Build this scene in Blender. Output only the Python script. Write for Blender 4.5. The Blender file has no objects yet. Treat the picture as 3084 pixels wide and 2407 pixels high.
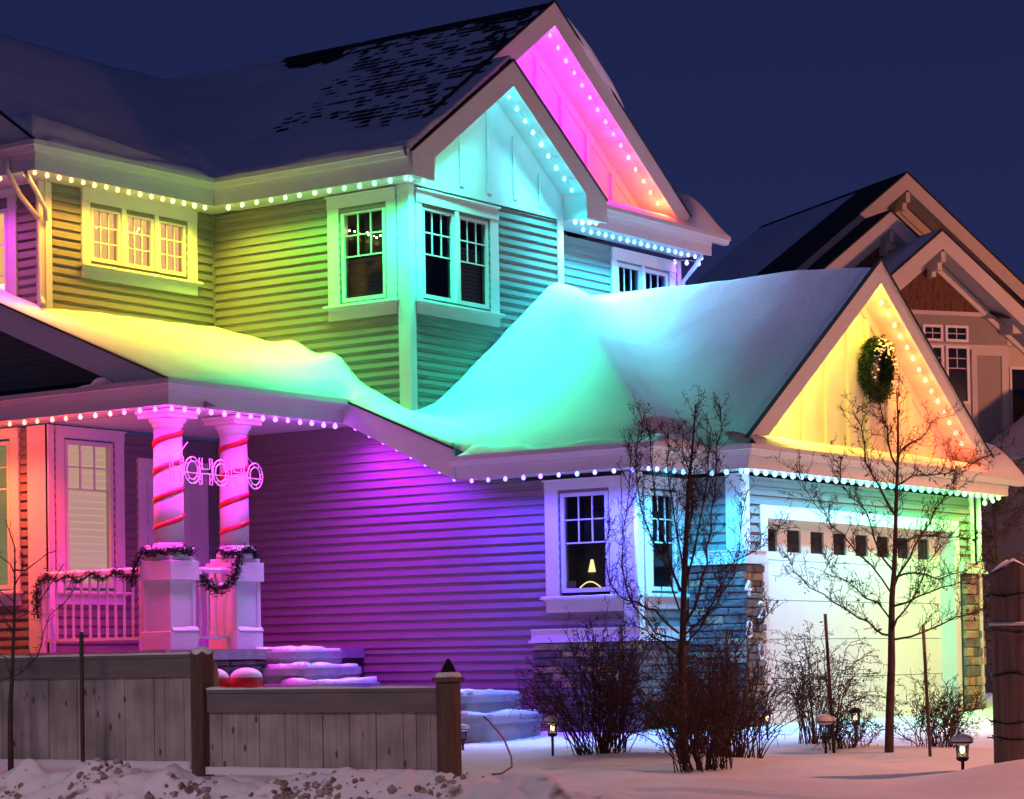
import bpy, bmesh, math, random
from mathutils import Vector, Matrix, noise
R = random.Random(7)
S = bpy.context.scene
COL = S.collection
rad = math.radians

# ------------------------------------------------------------------ camera
YAW, PITCH, ROLL = -0.621344, 0.0302986, -0.0169152
def cam_basis():
    cy, sy = math.cos(YAW), math.sin(YAW)
    fwd = Vector((sy*math.cos(PITCH), cy*math.cos(PITCH), math.sin(PITCH)))
    right = Vector((cy, -sy, 0)); up = right.cross(fwd)
    c, s = math.cos(ROLL), math.sin(ROLL)
    return c*right + s*up, -s*right + c*up, fwd
cr, cu, cf = cam_basis()
cd = bpy.data.cameras.new('camera'); cam = bpy.data.objects.new('camera', cd); COL.objects.link(cam)
cam.matrix_world = Matrix(((cr.x, cu.x, -cf.x, 0), (cr.y, cu.y, -cf.y, 0), (cr.z, cu.z, -cf.z, 0), (0, 0, 0, 1)))
cd.sensor_width = 36; cd.lens = 7338.0/3084*36; cd.shift_y = (1770.0-1203.5)/3084
cd.clip_start = .1; cd.clip_end = 1500
S.camera = cam

# ------------------------------------------------------------------ world: deep blue dusk
w = bpy.data.worlds.new('World'); S.world = w; w.use_nodes = True
nt = w.node_tree; bg = nt.nodes['Background']
tc = nt.nodes.new('ShaderNodeTexCoord'); sx = nt.nodes.new('ShaderNodeSeparateXYZ'); cr_ = nt.nodes.new('ShaderNodeValToRGB')
nt.links.new(tc.outputs['Generated'], sx.inputs[0]); nt.links.new(sx.outputs['Z'], cr_.inputs[0]); nt.links.new(cr_.outputs[0], bg.inputs[0])
e = cr_.color_ramp.elements
e[0].position = 0.0; e[0].color = (.055, .058, .135, 1)
e[1].position = 1.0; e[1].color = (.010, .014, .055, 1)
n = e.new(.10); n.color = (.017, .024, .088, 1)
n = e.new(.33); n.color = (.0088, .0145, .066, 1)
bg.inputs[1].default_value = 1.0
# street lamps of the place, all out of frame; the last is an added fill
def lamp(name, loc, power, color, radius=.18, cone=0):
    l = bpy.data.lights.new(name, 'SPOT' if cone else 'POINT')
    if cone: l.spot_size = rad(cone); l.spot_blend = .6      # full cut-off street lantern, shining straight down
    l.energy = power; l.color = color; l.shadow_soft_size = radius
    o = bpy.data.objects.new(name, l); o.location = loc; COL.objects.link(o); return o
lamp('street_or_fill_light', (-8.3, 30.5, 4.6), 2000, (1, .35, .18), .25, 165)
lamp('street_or_fill_light', (-4.0, 28.0, 6.0), 330, (1, .29, .22), .3)
lamp('street_or_fill_light', (-4.8, 20.2, 4.2), 1600, (1, .34, .24), .2, 156)
lamp('street_or_fill_light', (-11, 44, 5.5), 2600, (1, .32, .16), .12)
lamp('street_or_fill_light', (-13.5, 8.6, 4.4), 680, (1, .66, .74), .9, 146)
lamp('street_or_fill_light', (-10, 2, 5.0), 190, (1, .60, .60), 1.0)  # added general fill, stands for no lamp of the place
S.view_settings.view_transform = 'Standard'; S.view_settings.look = 'None'
S.view_settings.exposure = 0; S.view_settings.gamma = 1; S.view_settings.use_curve_mapping = False
S.cycles.use_denoising = True
S.cycles.max_bounces = 6; S.cycles.diffuse_bounces = 3; S.cycles.transparent_max_bounces = 10
S.cycles.caustics_reflective = False; S.cycles.caustics_refractive = False
S.cycles.sample_clamp_indirect = 4

# ------------------------------------------------------------------ materials
def mat(name, col, rough=.6, var=.0, scale=6.0, bump=.0, bscale=30.0, spec=.3, stretch=(1, 1, 1), col2=None, coords='Object', metallic=0):
    m = bpy.data.materials.new(name); m.use_nodes = True; t = m.node_tree; b = t.nodes['Principled BSDF']
    b.inputs['Base Color'].default_value = (*col, 1); b.inputs['Roughness'].default_value = rough
    b.inputs['Specular IOR Level'].default_value = spec; b.inputs['Metallic'].default_value = metallic
    if var or bump or col2:
        c = t.nodes.new('ShaderNodeTexCoord'); mp = t.nodes.new('ShaderNodeMapping'); mp.inputs['Scale'].default_value = stretch
        t.links.new(c.outputs[coords], mp.inputs[0])
    if var or col2:
        nz = t.nodes.new('ShaderNodeTexNoise'); nz.inputs['Scale'].default_value = scale; nz.inputs['Detail'].default_value = 6
        t.links.new(mp.outputs[0], nz.inputs[0]); rp = t.nodes.new('ShaderNodeValToRGB')
        a, z = rp.color_ramp.elements; a.position = .3; z.position = .7
        if col2: a.color = (*col, 1); z.color = (*col2, 1)
        else:
            a.color = (*[x*(1-var) for x in col], 1); z.color = (*[min(1, x*(1+var)) for x in col], 1)
        t.links.new(nz.outputs[0], rp.inputs[0]); t.links.new(rp.outputs[0], b.inputs['Base Color'])
    if bump:
        n2 = t.nodes.new('ShaderNodeTexNoise'); n2.inputs['Scale'].default_value = bscale; n2.inputs['Detail'].default_value = 5
        t.links.new(mp.outputs[0], n2.inputs[0]); bp = t.nodes.new('ShaderNodeBump'); bp.inputs['Strength'].default_value = bump
        bp.inputs['Distance'].default_value = .02
        t.links.new(n2.outputs[0], bp.inputs['Height']); t.links.new(bp.outputs[0], b.inputs['Normal'])
    return m
def emit(name, col, s, base=(0, 0, 0)):
    m = bpy.data.materials.new(name); m.use_nodes = True; b = m.node_tree.nodes['Principled BSDF']
    b.inputs['Base Color'].default_value = (*base, 1); b.inputs['Emission Color'].default_value = (*col, 1)
    b.inputs['Emission Strength'].default_value = s; return m
M = {}
M['siding'] = mat('vinyl_siding', (.20, .19, .175), .5, .05, 3, .08, 60, stretch=(1, 1, 8))
M['white'] = mat('white_trim', (.74, .73, .72), .45, .03, 4, .05, 40)
M['wood_white'] = mat('white_wood_trim', (.72, .71, .70), .5, .05, 5, .25, 14, stretch=(1, 1, 9))
M['soffit'] = mat('soffit_vinyl', (.68, .67, .65), .5)
M['gutter'] = mat('gutter_metal', (.70, .67, .64), .35, spec=.5)
M['snow'] = mat('snow', (.84, .85, .87), .75, .02, 1.5, .55, 16, spec=.2)
M['snow_rough'] = mat('snow_bank', (.80, .80, .82), .8, .0, 1.2, .9, 16, spec=.2, col2=(.60, .575, .56))
M['shingle'] = mat('asphalt_shingle', (.032, .029, .030), .9, .35, 14, .3, 80)
M['stone1'] = mat('stone_grey', (.15, .135, .125), .85, .3, 9, .8, 22)
M['stone2'] = mat('stone_tan', (.33, .25, .165), .85, .3, 9, .8, 22)
M['stone3'] = mat('stone_dark', (.11, .10, .10), .85, .3, 9, .8, 22)
M['mortar'] = mat('mortar', (.08, .075, .07), .95)
M['concrete'] = mat('concrete', (.30, .29, .28), .85, .15, 8, .3, 40)
M['fence'] = mat('fence_plank', (.38, .35, .325), .8, .0, 2.2, .3, 12, stretch=(6, 6, .7), col2=(.54, .50, .47))
def knots(m):
    t = m.node_tree; b = t.nodes['Principled BSDF']; src = b.inputs['Base Color'].links[0].from_socket
    c = t.nodes.new('ShaderNodeTexCoord'); mp = t.nodes.new('ShaderNodeMapping'); mp.inputs['Scale'].default_value = (8, 8, 4.2); v = t.nodes.new('ShaderNodeTexVoronoi'); v.inputs['Scale'].default_value = 1
    r = t.nodes.new('ShaderNodeValToRGB'); r.color_ramp.elements[0].position = .09; r.color_ramp.elements[1].position = .17; r.color_ramp.elements[0].color = (.35, .28, .22, 1); mx = t.nodes.new('ShaderNodeMixRGB'); mx.blend_type = 'MULTIPLY'; mx.inputs[0].default_value = 1
    n_ = t.nodes.new('ShaderNodeTexNoise'); n_.inputs['Scale'].default_value = 2.0; n_.inputs['Detail'].default_value = 3; r2 = t.nodes.new('ShaderNodeValToRGB'); r2.color_ramp.elements[0].position = .35; r2.color_ramp.elements[0].color = (.62, .60, .60, 1); r2.color_ramp.elements[1].position = .62; m2 = t.nodes.new('ShaderNodeMixRGB'); m2.blend_type = 'MULTIPLY'; m2.inputs[0].default_value = 1
    t.links.new(c.outputs['Object'], mp.inputs[0]); t.links.new(mp.outputs[0], v.inputs[0]); t.links.new(v.outputs['Distance'], r.inputs[0]); t.links.new(src, mx.inputs[1]); t.links.new(r.outputs[0], mx.inputs[2])
    t.links.new(c.outputs['Object'], n_.inputs[0]); t.links.new(n_.outputs[0], r2.inputs[0]); t.links.new(mx.outputs[0], m2.inputs[1]); t.links.new(r2.outputs[0], m2.inputs[2]); t.links.new(m2.outputs[0], b.inputs['Base Color'])
knots(M['fence'])
M['fence_rail'] = mat('fence_rail', (.15, .135, .13), .8, .0, 2.5, .3, 12, stretch=(.7, 6, 6), col2=(.21, .185, .175))
M['post'] = mat('post_wood', (.085, .055, .04), .8, .0, 3, .4, 14, stretch=(6, 6, .8), col2=(.15, .10, .075))
M['round_post'] = mat('weathered_log', (.13, .09, .07), .85, .0, 3, .8, 12, stretch=(9, 9, .5), col2=(.27, .20, .16))
M['black'] = mat('black_metal', (.015, .015, .017), .4)
M['green'] = mat('green_paint', (.02, .06, .03), .6)
M['stake'] = mat('steel_stake', (.07, .045, .035), .7, .3, 20)
M['bark'] = mat('bark', (.075, .045, .038), .85, .3, 20, .5, 40)
M['twig'] = mat('twig', (.062, .032, .028), .8)
M['leaf'] = mat('dry_leaf', (.13, .05, .03), .8, .4, 40)
M['needle'] = mat('garland_green', (.012, .045, .018), .7, .4, 30)
M['ribbon'] = mat('red_ribbon', (.55, .008, .012), .35, .35, 90, spec=.6)
M['red'] = mat('red_plastic', (.5, .03, .025), .4)
M['wire_white'] = mat('white_wire', (.8, .8, .8), .5)
M['door'] = mat('garage_door', (.76, .74, .72), .45, .02, 3, .06, 60)
M['nshingle'] = mat('cedar_shingle', (.12, .055, .035), .85, .3, 12)
M['ntrim'] = mat('neighbour_trim', (.55, .52, .50), .6, .05, 3)
M['nsiding'] = mat('neighbour_siding', (.30, .27, .25), .6)
M['number'] = mat('white_number', (.85, .85, .85), .4)
M['hose'] = mat('hose', (.35, .22, .18), .6)
M['blind'] = mat('blind', (.20, .20, .21), .6)
M['bulb_wire'] = mat('light_cord', (.45, .44, .42), .6)
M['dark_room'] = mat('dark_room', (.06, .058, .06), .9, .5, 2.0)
M['room_orange'] = emit('lit_room_orange', (1.0, .50, .17), 1.0)
M['room_warm'] = emit('lit_room_blind', (1.0, .70, .42), .50, (.3, .3, .3))
M['room_white'] = emit('lit_room_white', (1.0, .86, .80), 1.2)
M['room_olive'] = emit('lit_room_olive', (.50, .42, .16), .42, (.2, .2, .2))
M['fairy'] = emit('fairy_bulb', (1, .75, .35), 14)
M['lamp_warm'] = emit('lamp_warm', (1, .72, .30), 6)
M['lamp_shade'] = emit('table_lamp_shade', (1, .72, .30), 1.6)
def glass():
    m = bpy.data.materials.new('window_glass'); m.use_nodes = True; t = m.node_tree; t.nodes.clear()
    o = t.nodes.new('ShaderNodeOutputMaterial'); mx = t.nodes.new('ShaderNodeMixShader'); g = t.nodes.new('ShaderNodeBsdfGlossy'); tr = t.nodes.new('ShaderNodeBsdfTransparent')
    g.inputs['Roughness'].default_value = .04; g.inputs['Color'].default_value = (.9, .95, 1, 1); tr.inputs[0].default_value = (.88, .9, .92, 1)
    f = t.nodes.new('ShaderNodeFresnel'); f.inputs[0].default_value = 1.5
    t.links.new(f.outputs[0], mx.inputs[0]); t.links.new(tr.outputs[0], mx.inputs[1]); t.links.new(g.outputs[0], mx.inputs[2]); t.links.new(mx.outputs[0], o.inputs[0]); return m
M['glass'] = glass()

# ------------------------------------------------------------------ mesh helpers
class MB:
    def __init__(s): s.v = []; s.f = []
    def add(s, vs, fs):
        b = len(s.v); s.v += [tuple(p) for p in vs]; s.f += [tuple(b+i for i in f) for f in fs]; return s
    def box(s, a, b):
        x0, y0, z0 = [min(p, q) for p, q in zip(a, b)]; x1, y1, z1 = [max(p, q) for p, q in zip(a, b)]
        return s.add([(x0,y0,z0),(x1,y0,z0),(x1,y1,z0),(x0,y1,z0),(x0,y0,z1),(x1,y0,z1),(x1,y1,z1),(x0,y1,z1)],
                     [(0,3,2,1),(4,5,6,7),(0,1,5,4),(1,2,6,5),(2,3,7,6),(3,0,4,7)])
    def prism(s, a, b):     # two matching outlines
        n = len(a); return s.add(list(a)+list(b), [tuple(range(n-1, -1, -1)), tuple(range(n, 2*n))]+[(i, (i+1) % n, n+(i+1) % n, n+i) for i in range(n)])
    def tube(s, pts, rs, k=6, cap=True):
        pts = [Vector(p) for p in pts]
        if not hasattr(rs, '__len__'): rs = [rs]*len(pts)
        rings = []
        ref = Vector((.31, .47, .83))
        for i, p in enumerate(pts):
            d = (pts[min(i+1, len(pts)-1)]-pts[max(i-1, 0)])
            if d.length < 1e-9: d = Vector((0, 0, 1))
            d.normalize(); a = d.cross(ref); a = a if a.length > 1e-3 else d.cross(Vector((1, 0, 0))); a.normalize(); c = d.cross(a)
            rings.append([p+(a*math.cos(2*math.pi*j/k)+c*math.sin(2*math.pi*j/k))*rs[i] for j in range(k)])
        b = len(s.v)
        for r in rings: s.v += [tuple(p) for p in r]
        for i in range(len(pts)-1):
            for j in range(k): s.f.append((b+i*k+j, b+i*k+(j+1) % k, b+(i+1)*k+(j+1) % k, b+(i+1)*k+j))
        if cap: s.f.append(tuple(b+j for j in reversed(range(k)))); s.f.append(tuple(b+(len(pts)-1)*k+j for j in range(k)))
        return s
    def lathe(s, c, prof, k=24):
        b = len(s.v); m = len(prof)
        for r, z in prof:
            for j in range(k): s.v.append((c[0]+r*math.cos(2*math.pi*j/k), c[1]+r*math.sin(2*math.pi*j/k), c[2]+z))
        for i in range(m-1):
            for j in range(k): s.f.append((b+i*k+j, b+i*k+(j+1) % k, b+(i+1)*k+(j+1) % k, b+(i+1)*k+j))
        s.f.append(tuple(b+j for j in reversed(range(k)))); s.f.append(tuple(b+(m-1)*k+j for j in range(k))); return s
    def sphere(s, c, r, k=8, sc=(1, 1, 1)):
        prof = [(max(1e-4, math.sin(math.pi*i/k))*r, -math.cos(math.pi*i/k)*r) for i in range(k+1)]
        b = len(s.v); s.lathe((0, 0, 0), prof, k+2)
        for i in range(b, len(s.v)):
            p = s.v[i]; s.v[i] = (c[0]+p[0]*sc[0], c[1]+p[1]*sc[1], c[2]+p[2]*sc[2])
        return s
    def mesh(s, name): 
        me = bpy.data.meshes.new(name); me.from_pydata(s.v, [], s.f); me.update(); return me
    def build(s, name, m, parent=None, smooth=False, bevel=0, **kw):
        me = s.mesh(name)
        if not isinstance(m, (list, tuple)): m = [m]
        for q in m: me.materials.append(q)
        if smooth: me.polygons.foreach_set('use_smooth', [True]*len(me.polygons))
        o = bpy.data.objects.new(name, me); COL.objects.link(o)
        if parent: o.parent = parent
        if bevel:
            md = o.modifiers.new('bevel', 'BEVEL'); md.width = bevel; md.segments = 1
        for k_, v in kw.items(): o[k_] = v
        return o
def empty(name, loc=(0, 0, 0), **kw):
    o = bpy.data.objects.new(name, None); COL.objects.link(o); o.location = loc; o.empty_display_size = .1
    for k, v in kw.items(): o[k] = v
    return o
def thing(name, label, cat, group=None, loc=(0, 0, 0)):
    kw = dict(label=label, category=cat)
    if group: kw['group'] = group
    return empty(name, loc, **kw)
# wall frames: FX faces +X (u = y), FY faces -Y (u = x); d = distance out of the wall
def FX(x0): return lambda u, z, d=0: (x0+d, u, z)
def FY(y0): return lambda u, z, d=0: (u, y0-d, z)
def fbox(mb, F, u0, u1, z0, z1, d0, d1):
    mb.prism([F(u0, z0, d0), F(u1, z0, d0), F(u1, z1, d0), F(u0, z1, d0)], [F(u0, z0, d1), F(u1, z0, d1), F(u1, z1, d1), F(u0, z1, d1)]); return mb
def fpoly(mb, F, pts, d0, d1):
    mb.prism([F(u, z, d0) for u, z in pts], [F(u, z, d1) for u, z in pts]); return mb

# ------------------------------------------------------------------ THE HOUSE
house = thing('house', 'large two storey house with lap siding, white trim and rainbow lights under its snowy roofs', 'house')
def part(name, mb, m, parent=None, **kw): return mb.build(name, m, parent or house, **kw)
def wall_empty(name='wall'):
    o = empty(name); o.parent = house; return o
EXPO = .1125
def siding(F, z0, z1, lo, hi, holes=(), thick=.026, m=None, parent=None, name='siding_board', expo=EXPO):
    lo_ = lo if callable(lo) else (lambda z: lo); hi_ = hi if callable(hi) else (lambda z: hi)
    W = parent or wall_empty(); z = z0; m = m or M['siding']
    back = MB(); holes = list(holes)
    # sheathing behind the boards, cut round the openings
    cuts = [(-1e9, 1e9)]
    while z < z1-.02:
        zt = min(z+expo, z1); a0, b0, a1, b1 = lo_(z), hi_(z), lo_(zt), hi_(zt)
        if b0-a0 > .03:
            if a1 > b1: a1 = b1 = (a0+b0)/2
            segs = [(a0, b0, a1, b1)]
            zc = (z+zt)/2
            for (hu0, hu1, hz0, hz1) in holes:
                if hz0-.03 < zc < hz1+.03:
                    new = []
                    for (p0, q0, p1, q1) in segs:
                        if hu1 <= p0 or hu0 >= q0: new.append((p0, q0, p1, q1)); continue
                        if hu0 > p0+.02: new.append((p0, hu0, min(p1, hu0), hu0))
                        if hu1 < q0-.02: new.append((hu1, q0, hu1, max(q1, hu1)))
                    segs = new
            for (p0, q0, p1, q1) in segs:
                # long runs are two lengths of board with a lapped joint
                js = [p0]
                if q0-p0 > 3.2: js.append(p0+R.uniform(.35, .65)*(q0-p0))
                js.append(q0)
                for i in range(len(js)-1):
                    s0, s1 = js[i], js[i+1]; t0 = p1 if i == 0 else s0; t1 = q1 if i == len(js)-2 else s1
                    j = R.uniform(0, .0012) + (.0015 if i else 0)
                    mb = MB(); zt_ = zt-.001
                    prof = [(0, 0), (0, thick+j), (.56, thick-.010+j), (.66, .005+j), (1, .003+j), (1, 0)]; zh = zt_-z
                    L0 = [F(s0+(t0-s0)*q, z+zh*q, d) for q, d in prof]; L1 = [F(s1+(t1-s1)*q, z+zh*q, d) for q, d in prof]
                    mb.prism(L0, L1)
                    mb.build(name, m, W)
        z = zt
    return W
def board(F, u0, u1, z0, z1, d1=.03, d0=0, name='corner_board', m=None, parent=None):
    return fbox(MB(), F, u0, u1, z0, z1, d0, d1).build(name, m or M['white'], parent or house)

def window(F, cas, hz, glasses, sill_z, apron_z, room='dark', grid=(3, 2, .55), casw=None, label=None, extra=None, deep=.9):
    """cas = (u0,u1,ztop); hz = header bottom; glasses = (u0,u1,z0,z1,mid) ; mid = bottom of the grid part"""
    W = empty('window'); W.parent = house
    u0, u1, zt = cas
    hd = MB(); fbox(hd, F, u0, u1, hz, zt-.015, 0, .05); fbox(hd, F, u0-.015, u1+.015, zt-.015, zt+.005, 0, .075); hd.build('header', M['white'], W)
    g0 = min(g[0] for g in glasses)-.075; g1 = max(g[1] for g in glasses)+.075
    fbox(MB(), F, u0, g0, sill_z, hz-.001, 0, .04).build('casing', M['white'], W)
    fbox(MB(), F, g1, u1, sill_z, hz-.001, 0, .04).build('casing', M['white'], W)
    sl = MB(); fbox(sl, F, u0-.05, u1+.05, sill_z-.022, sill_z, 0, .10); fbox(sl, F, u0-.02, u1+.02, sill_z-.045, sill_z-.0225, 0, .07); sl.build('sill', M['white'], W)
    # a ridge of snow lying on the sill
    sn = MB(); k = 14
    for i in range(k):
        a = u0-.04+(u1-u0+.08)*i/k; b = u0-.04+(u1-u0+.08)*(i+1)/k
        h = .012+.018*abs(noise.noise(Vector((a*2.3, sill_z, 1)))); h2 = .012+.018*abs(noise.noise(Vector((b*2.3, sill_z, 1))))
        sn.add([F(a, sill_z, .042), F(b, sill_z, .042), F(b, sill_z, .095), F(a, sill_z, .095), F(a, sill_z+h, .042), F(b, sill_z+h2, .042), F(b, sill_z+h2*.5, .092), F(a, sill_z+h*.5, .092)],
               [(0,3,2,1),(4,5,6,7),(3,7,6,2),(0,1,5,4)])
    sn.build('sill_snow', M['snow'], W, smooth=True)
    fbox(MB(), F, u0, u1, apron_z, sill_z-.046, 0, .04).build('apron', M['wood_white'], W)
    z0 = min(g[2] for g in glasses)
    for gi, g in enumerate(glasses):
        a, b, c, d, mid = g
        fr = MB(); t = .05
        fbox(fr, F, a-t, b+t, d, d+t, -.06, .022); fbox(fr, F, a-t, b+t, c-t, c, -.06, .022)
        fbox(fr, F, a-t, a, c, d, -.06, .022); fbox(fr, F, b, b+t, c, d, -.06, .022)
        fr.build('sash_frame', M['white'], W)
        if gi: fbox(MB(), F, glasses[gi-1][1]+t, a-t, z0-t, hz-.001, 0, .045).build('mullion', M['white'], W)
        nc, nr, _ = grid
        mu = .016
        us = [a+(b-a)*i/nc for i in range(nc+1)]; zs = [mid+(d-mid)*i/nr for i in range(nr+1)]
        mm = MB()
        for u in us[1:-1]: fbox(mm, F, u-mu/2, u+mu/2, mid, d, -.028, -.004)
        for zz in (zs[1:-1] if mid <= c+.01 else zs[:-1]): fbox(mm, F, a, b, zz-mu/2, zz+mu/2, -.027, -.003)
        mm.build('muntin', M['white'], W)
        for i in range(nc):
            for j in range(nr):
                MB().add([F(us[i], zs[j], -.015), F(us[i+1], zs[j], -.015), F(us[i+1], zs[j+1], -.015), F(us[i], zs[j+1], -.015)], [(0, 1, 2, 3)]).build('pane', M['glass'], W)
        if mid > c+.01:
            MB().add([F(a, c, -.015), F(b, c, -.015), F(b, mid, -.015), F(a, mid, -.015)], [(0, 1, 2, 3)]).build('pane', M['glass'], W)
    # the room behind
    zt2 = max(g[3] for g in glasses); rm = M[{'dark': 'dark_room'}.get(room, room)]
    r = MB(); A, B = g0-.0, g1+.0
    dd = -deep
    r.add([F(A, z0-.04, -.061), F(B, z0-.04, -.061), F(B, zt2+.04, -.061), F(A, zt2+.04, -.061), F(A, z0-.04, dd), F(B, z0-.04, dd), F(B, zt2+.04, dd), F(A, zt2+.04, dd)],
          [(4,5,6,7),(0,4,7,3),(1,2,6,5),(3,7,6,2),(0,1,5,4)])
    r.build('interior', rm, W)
    hole = (g0+.015, g1-.015, z0-.04, zt2+.04)
    return W, hole
def blinds(F, W, u0, u1, z0, z1, d, m, slat=.05, tilt=.02):
    k = int((z1-z0)/slat)
    mb = MB()
    for i in range(k):
        z = z0+(i+.5)*(z1-z0)/k; h = (z1-z0)/k
        mb.add([F(u0, z-h/2, d+tilt), F(u1, z-h/2, d+tilt), F(u1, z+h/2, d), F(u0, z+h/2, d)], [(0, 1, 2, 3)])
    mb.build('blind', m, W)

# wall planes
X1, Y2, X3, X5 = -22.05, 24.08, -18.75, -19.15     # upper front-left, side wall, gabled front bay, far front
XB, YG, XG = -15.47, 25.26, -14.70                 # bay front, garage side, garage front
YL = 21.02

# --- upper storey, wall with the triple window
Fw = FX(X1)
W, h = window(Fw, (21.62, 23.72, 6.035), 5.87, [(21.84, 22.27, 5.185, 5.79, 5.185), (22.45, 22.87, 5.185, 5.79, 5.185), (23.045, 23.47, 5.185, 5.79, 5.185)], 5.075, 4.905, 'room_orange', (3, 3, 0), deep=1.1)
W['label'] = 'triple window with small panes and orange light inside'
for p in ((21.865, 5.60), (21.94, 5.585), (22.20, 5.62), (22.63, 5.69), (22.60, 5.655), (22.59, 5.63), (22.07, 5.60)):
    MB().sphere(Fw(p[0]+.16, p[1], -.12), R.choice((.008, .012, .016)), 6).build('lamp_bulb', M['lamp_warm'], W)
siding(Fw, 4.35, 6.05, YL+.0, Y2-.04, [h])
board(Fw, 20.90, YL+.09, 4.30, 6.02, .03)
board(Fw, Y2-.045, Y2-.001, 4.3, 6.05, .035, name='inside_corner_trim', m=M['siding'])
# --- side wall of the upper storey
Fw = FY(Y2)
W, h = window(Fw, (-20.04, -18.92, 6.005), 5.85, [(-19.78, -19.152, 4.68, 5.755, 5.21)], 4.59, 4.41, 'dark')
W['label'] = 'window with half lowered blind and a string of fairy lights inside'
blinds(Fw, W, -19.80, -19.14, 4.66, 5.19, -.10, M['blind'])
for i, (u, z) in enumerate(((-19.745, 5.56), (-19.66, 5.54), (-19.58, 5.505), (-19.45, 5.50), (-19.43, 5.47), (-19.34, 5.445), (-19.30, 5.42), (-19.24, 5.44), (-19.19, 5.39))):
    MB().sphere(Fw(u, z, -.05), (.012 if i not in (2, 5) else .007), 6).build('fairy_light', M['fairy'], W)
siding(Fw, 2.85, 6.03, X1+.03, -18.89, [h])
# --- gabled front bay, upper storey
Fw = FX(X3)
W, h = window(Fw, (24.185, 25.965, 5.99), 5.823, [(24.392, 24.965, 4.672, 5.744, 5.19), (25.143, 25.713, 4.672, 5.737, 5.19)], 4.57, 4.41, 'dark')
W['label'] = 'pair of dark windows with a mullion between them'
blinds(Fw, W, 25.13, 25.73, 4.66, 5.40, -.10, M['blind'])
siding(Fw, 2.85, 6.03, 24.13, 27.36, [h])
cb = MB(); fbox(cb, FX(X3), Y2-.035, 24.17, 2.75, 6.03, 0, .035); cb.box((-18.90, Y2-.035, 2.75), (X3-.001, Y2-.0, 6.03)); part('corner_board', cb, M['white'])
board(Fw, 27.36, 27.50, 4.6, 6.04, .03)
# --- far front wall, upper storey
Fw = FX(X5)
W, h = window(Fw, (29.30, 31.05, 5.94), 5.78, [(29.51, 30.06, 4.95, 5.70, 4.95), (30.23, 30.80, 4.95, 5.70, 4.95)], 4.85, 4.7, 'dark', (3, 2, 0))
W['label'] = 'window half hidden behind the snow of the garage roof'
siding(Fw, 4.4, 5.97, 27.4, 31.2, [h])
board(Fw, 31.12, 31.22, 4.4, 5.97, .03)
part('side_wall', MB().box((-22, 31.1, -.9), (X5-.01, 31.19, 6.0)), M['siding'])
# --- left return walls (facing the side)
Fw = FY(YL)
W, h = window(Fw, (-24.1, -22.525, 6.0), 5.90, [(-23.9, -22.75, 4.55, 5.72, 4.55)], 4.47, 4.3, 'room_orange', (3, 3, 0))
W['label'] = 'brightly lit window at the left edge of the upper storey'
MB().box((-23.95, YL+.12, 4.5), (-22.7, YL+.14, 4.86)).build('lit_surface', M['room_white'], W)
siding(Fw, 4.1, 6.03, -24.6, -22.40, [h]); siding(Fw, 4.1, 6.03, -22.40, -22.17)
board(Fw, -22.17, -22.001, 4.1, 6.03, .03)
W, h = window(Fw, (-24.1, -22.525, 3.0), 2.88, [(-23.9, -22.75, 1.06, 2.80, 2.26)], .97, .80, 'room_olive', (3, 2, 0), deep=.35)
W['label'] = 'wide window with a drawn olive blind at the left edge'
siding(Fw, -.6, 3.0, -24.6, -22.17, [h])
board(Fw, -22.37, -22.001, -.6, 3.01, .035)
siding(FY(YL+.02), 3.03, 4.9, -24.5, lambda z: -19.9-(z-3.3)/.41*1.0+.0)    # porch gable end siding
# --- porch wall with window and door
Fw = FX(X1)
W, h = window(Fw, (21.135, 22.31, 3.0), 2.87, [(21.345, 22.08, 1.063, 2.795, 2.238)], .953, .80, 'room_warm', (3, 2, 0), deep=.32)
W['label'] = 'tall porch window with glowing closed blinds'
blinds(Fw, W, 21.33, 22.09, 1.04, 2.82, -.07, emit('glowing_blind', (1.0, .62, .34), .42, (.62, .6, .55)), .085, .012)
dr = empty('front_door'); dr.parent = house
fbox(MB(), Fw, 22.56, 23.86, 2.52, 2.69, 0, .05).build('header', M['white'], dr)
for a, b in ((22.56, 22.68), (23.42, 23.50), (23.76, 23.86)): fbox(MB(), Fw, a, b, .2, 2.519, 0, .045).build('door_casing', M['white'], dr)
lf = MB(); fbox(lf, Fw, 22.68, 23.42, .22, 2.519, -.05, .0)
for zz in ((.35, .95), (1.1, 1.7), (1.85, 2.4)):
    for uu in ((22.76, 23.02), (23.08, 23.34)): fbox(lf, Fw, uu[0], uu[1], zz[0], zz[1], 0, .014)
lf.build('door_leaf', M['white'], dr)
fbox(MB(), Fw, 23.50, 23.76, .22, 2.519, -.03, .005).build('side_light', M['soffit'], dr)
fbox(MB(), Fw, 23.66, 23.72, 1.12, 1.24, .0475, .075).build('door_lock', M['black'], dr)
siding(Fw, .2, 3.0, 21.04, Y2-.0, [h, (22.6, 23.82, .1, 2.60)])
board(Fw, 20.985, 21.10, .2, 3.01, .035)
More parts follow.
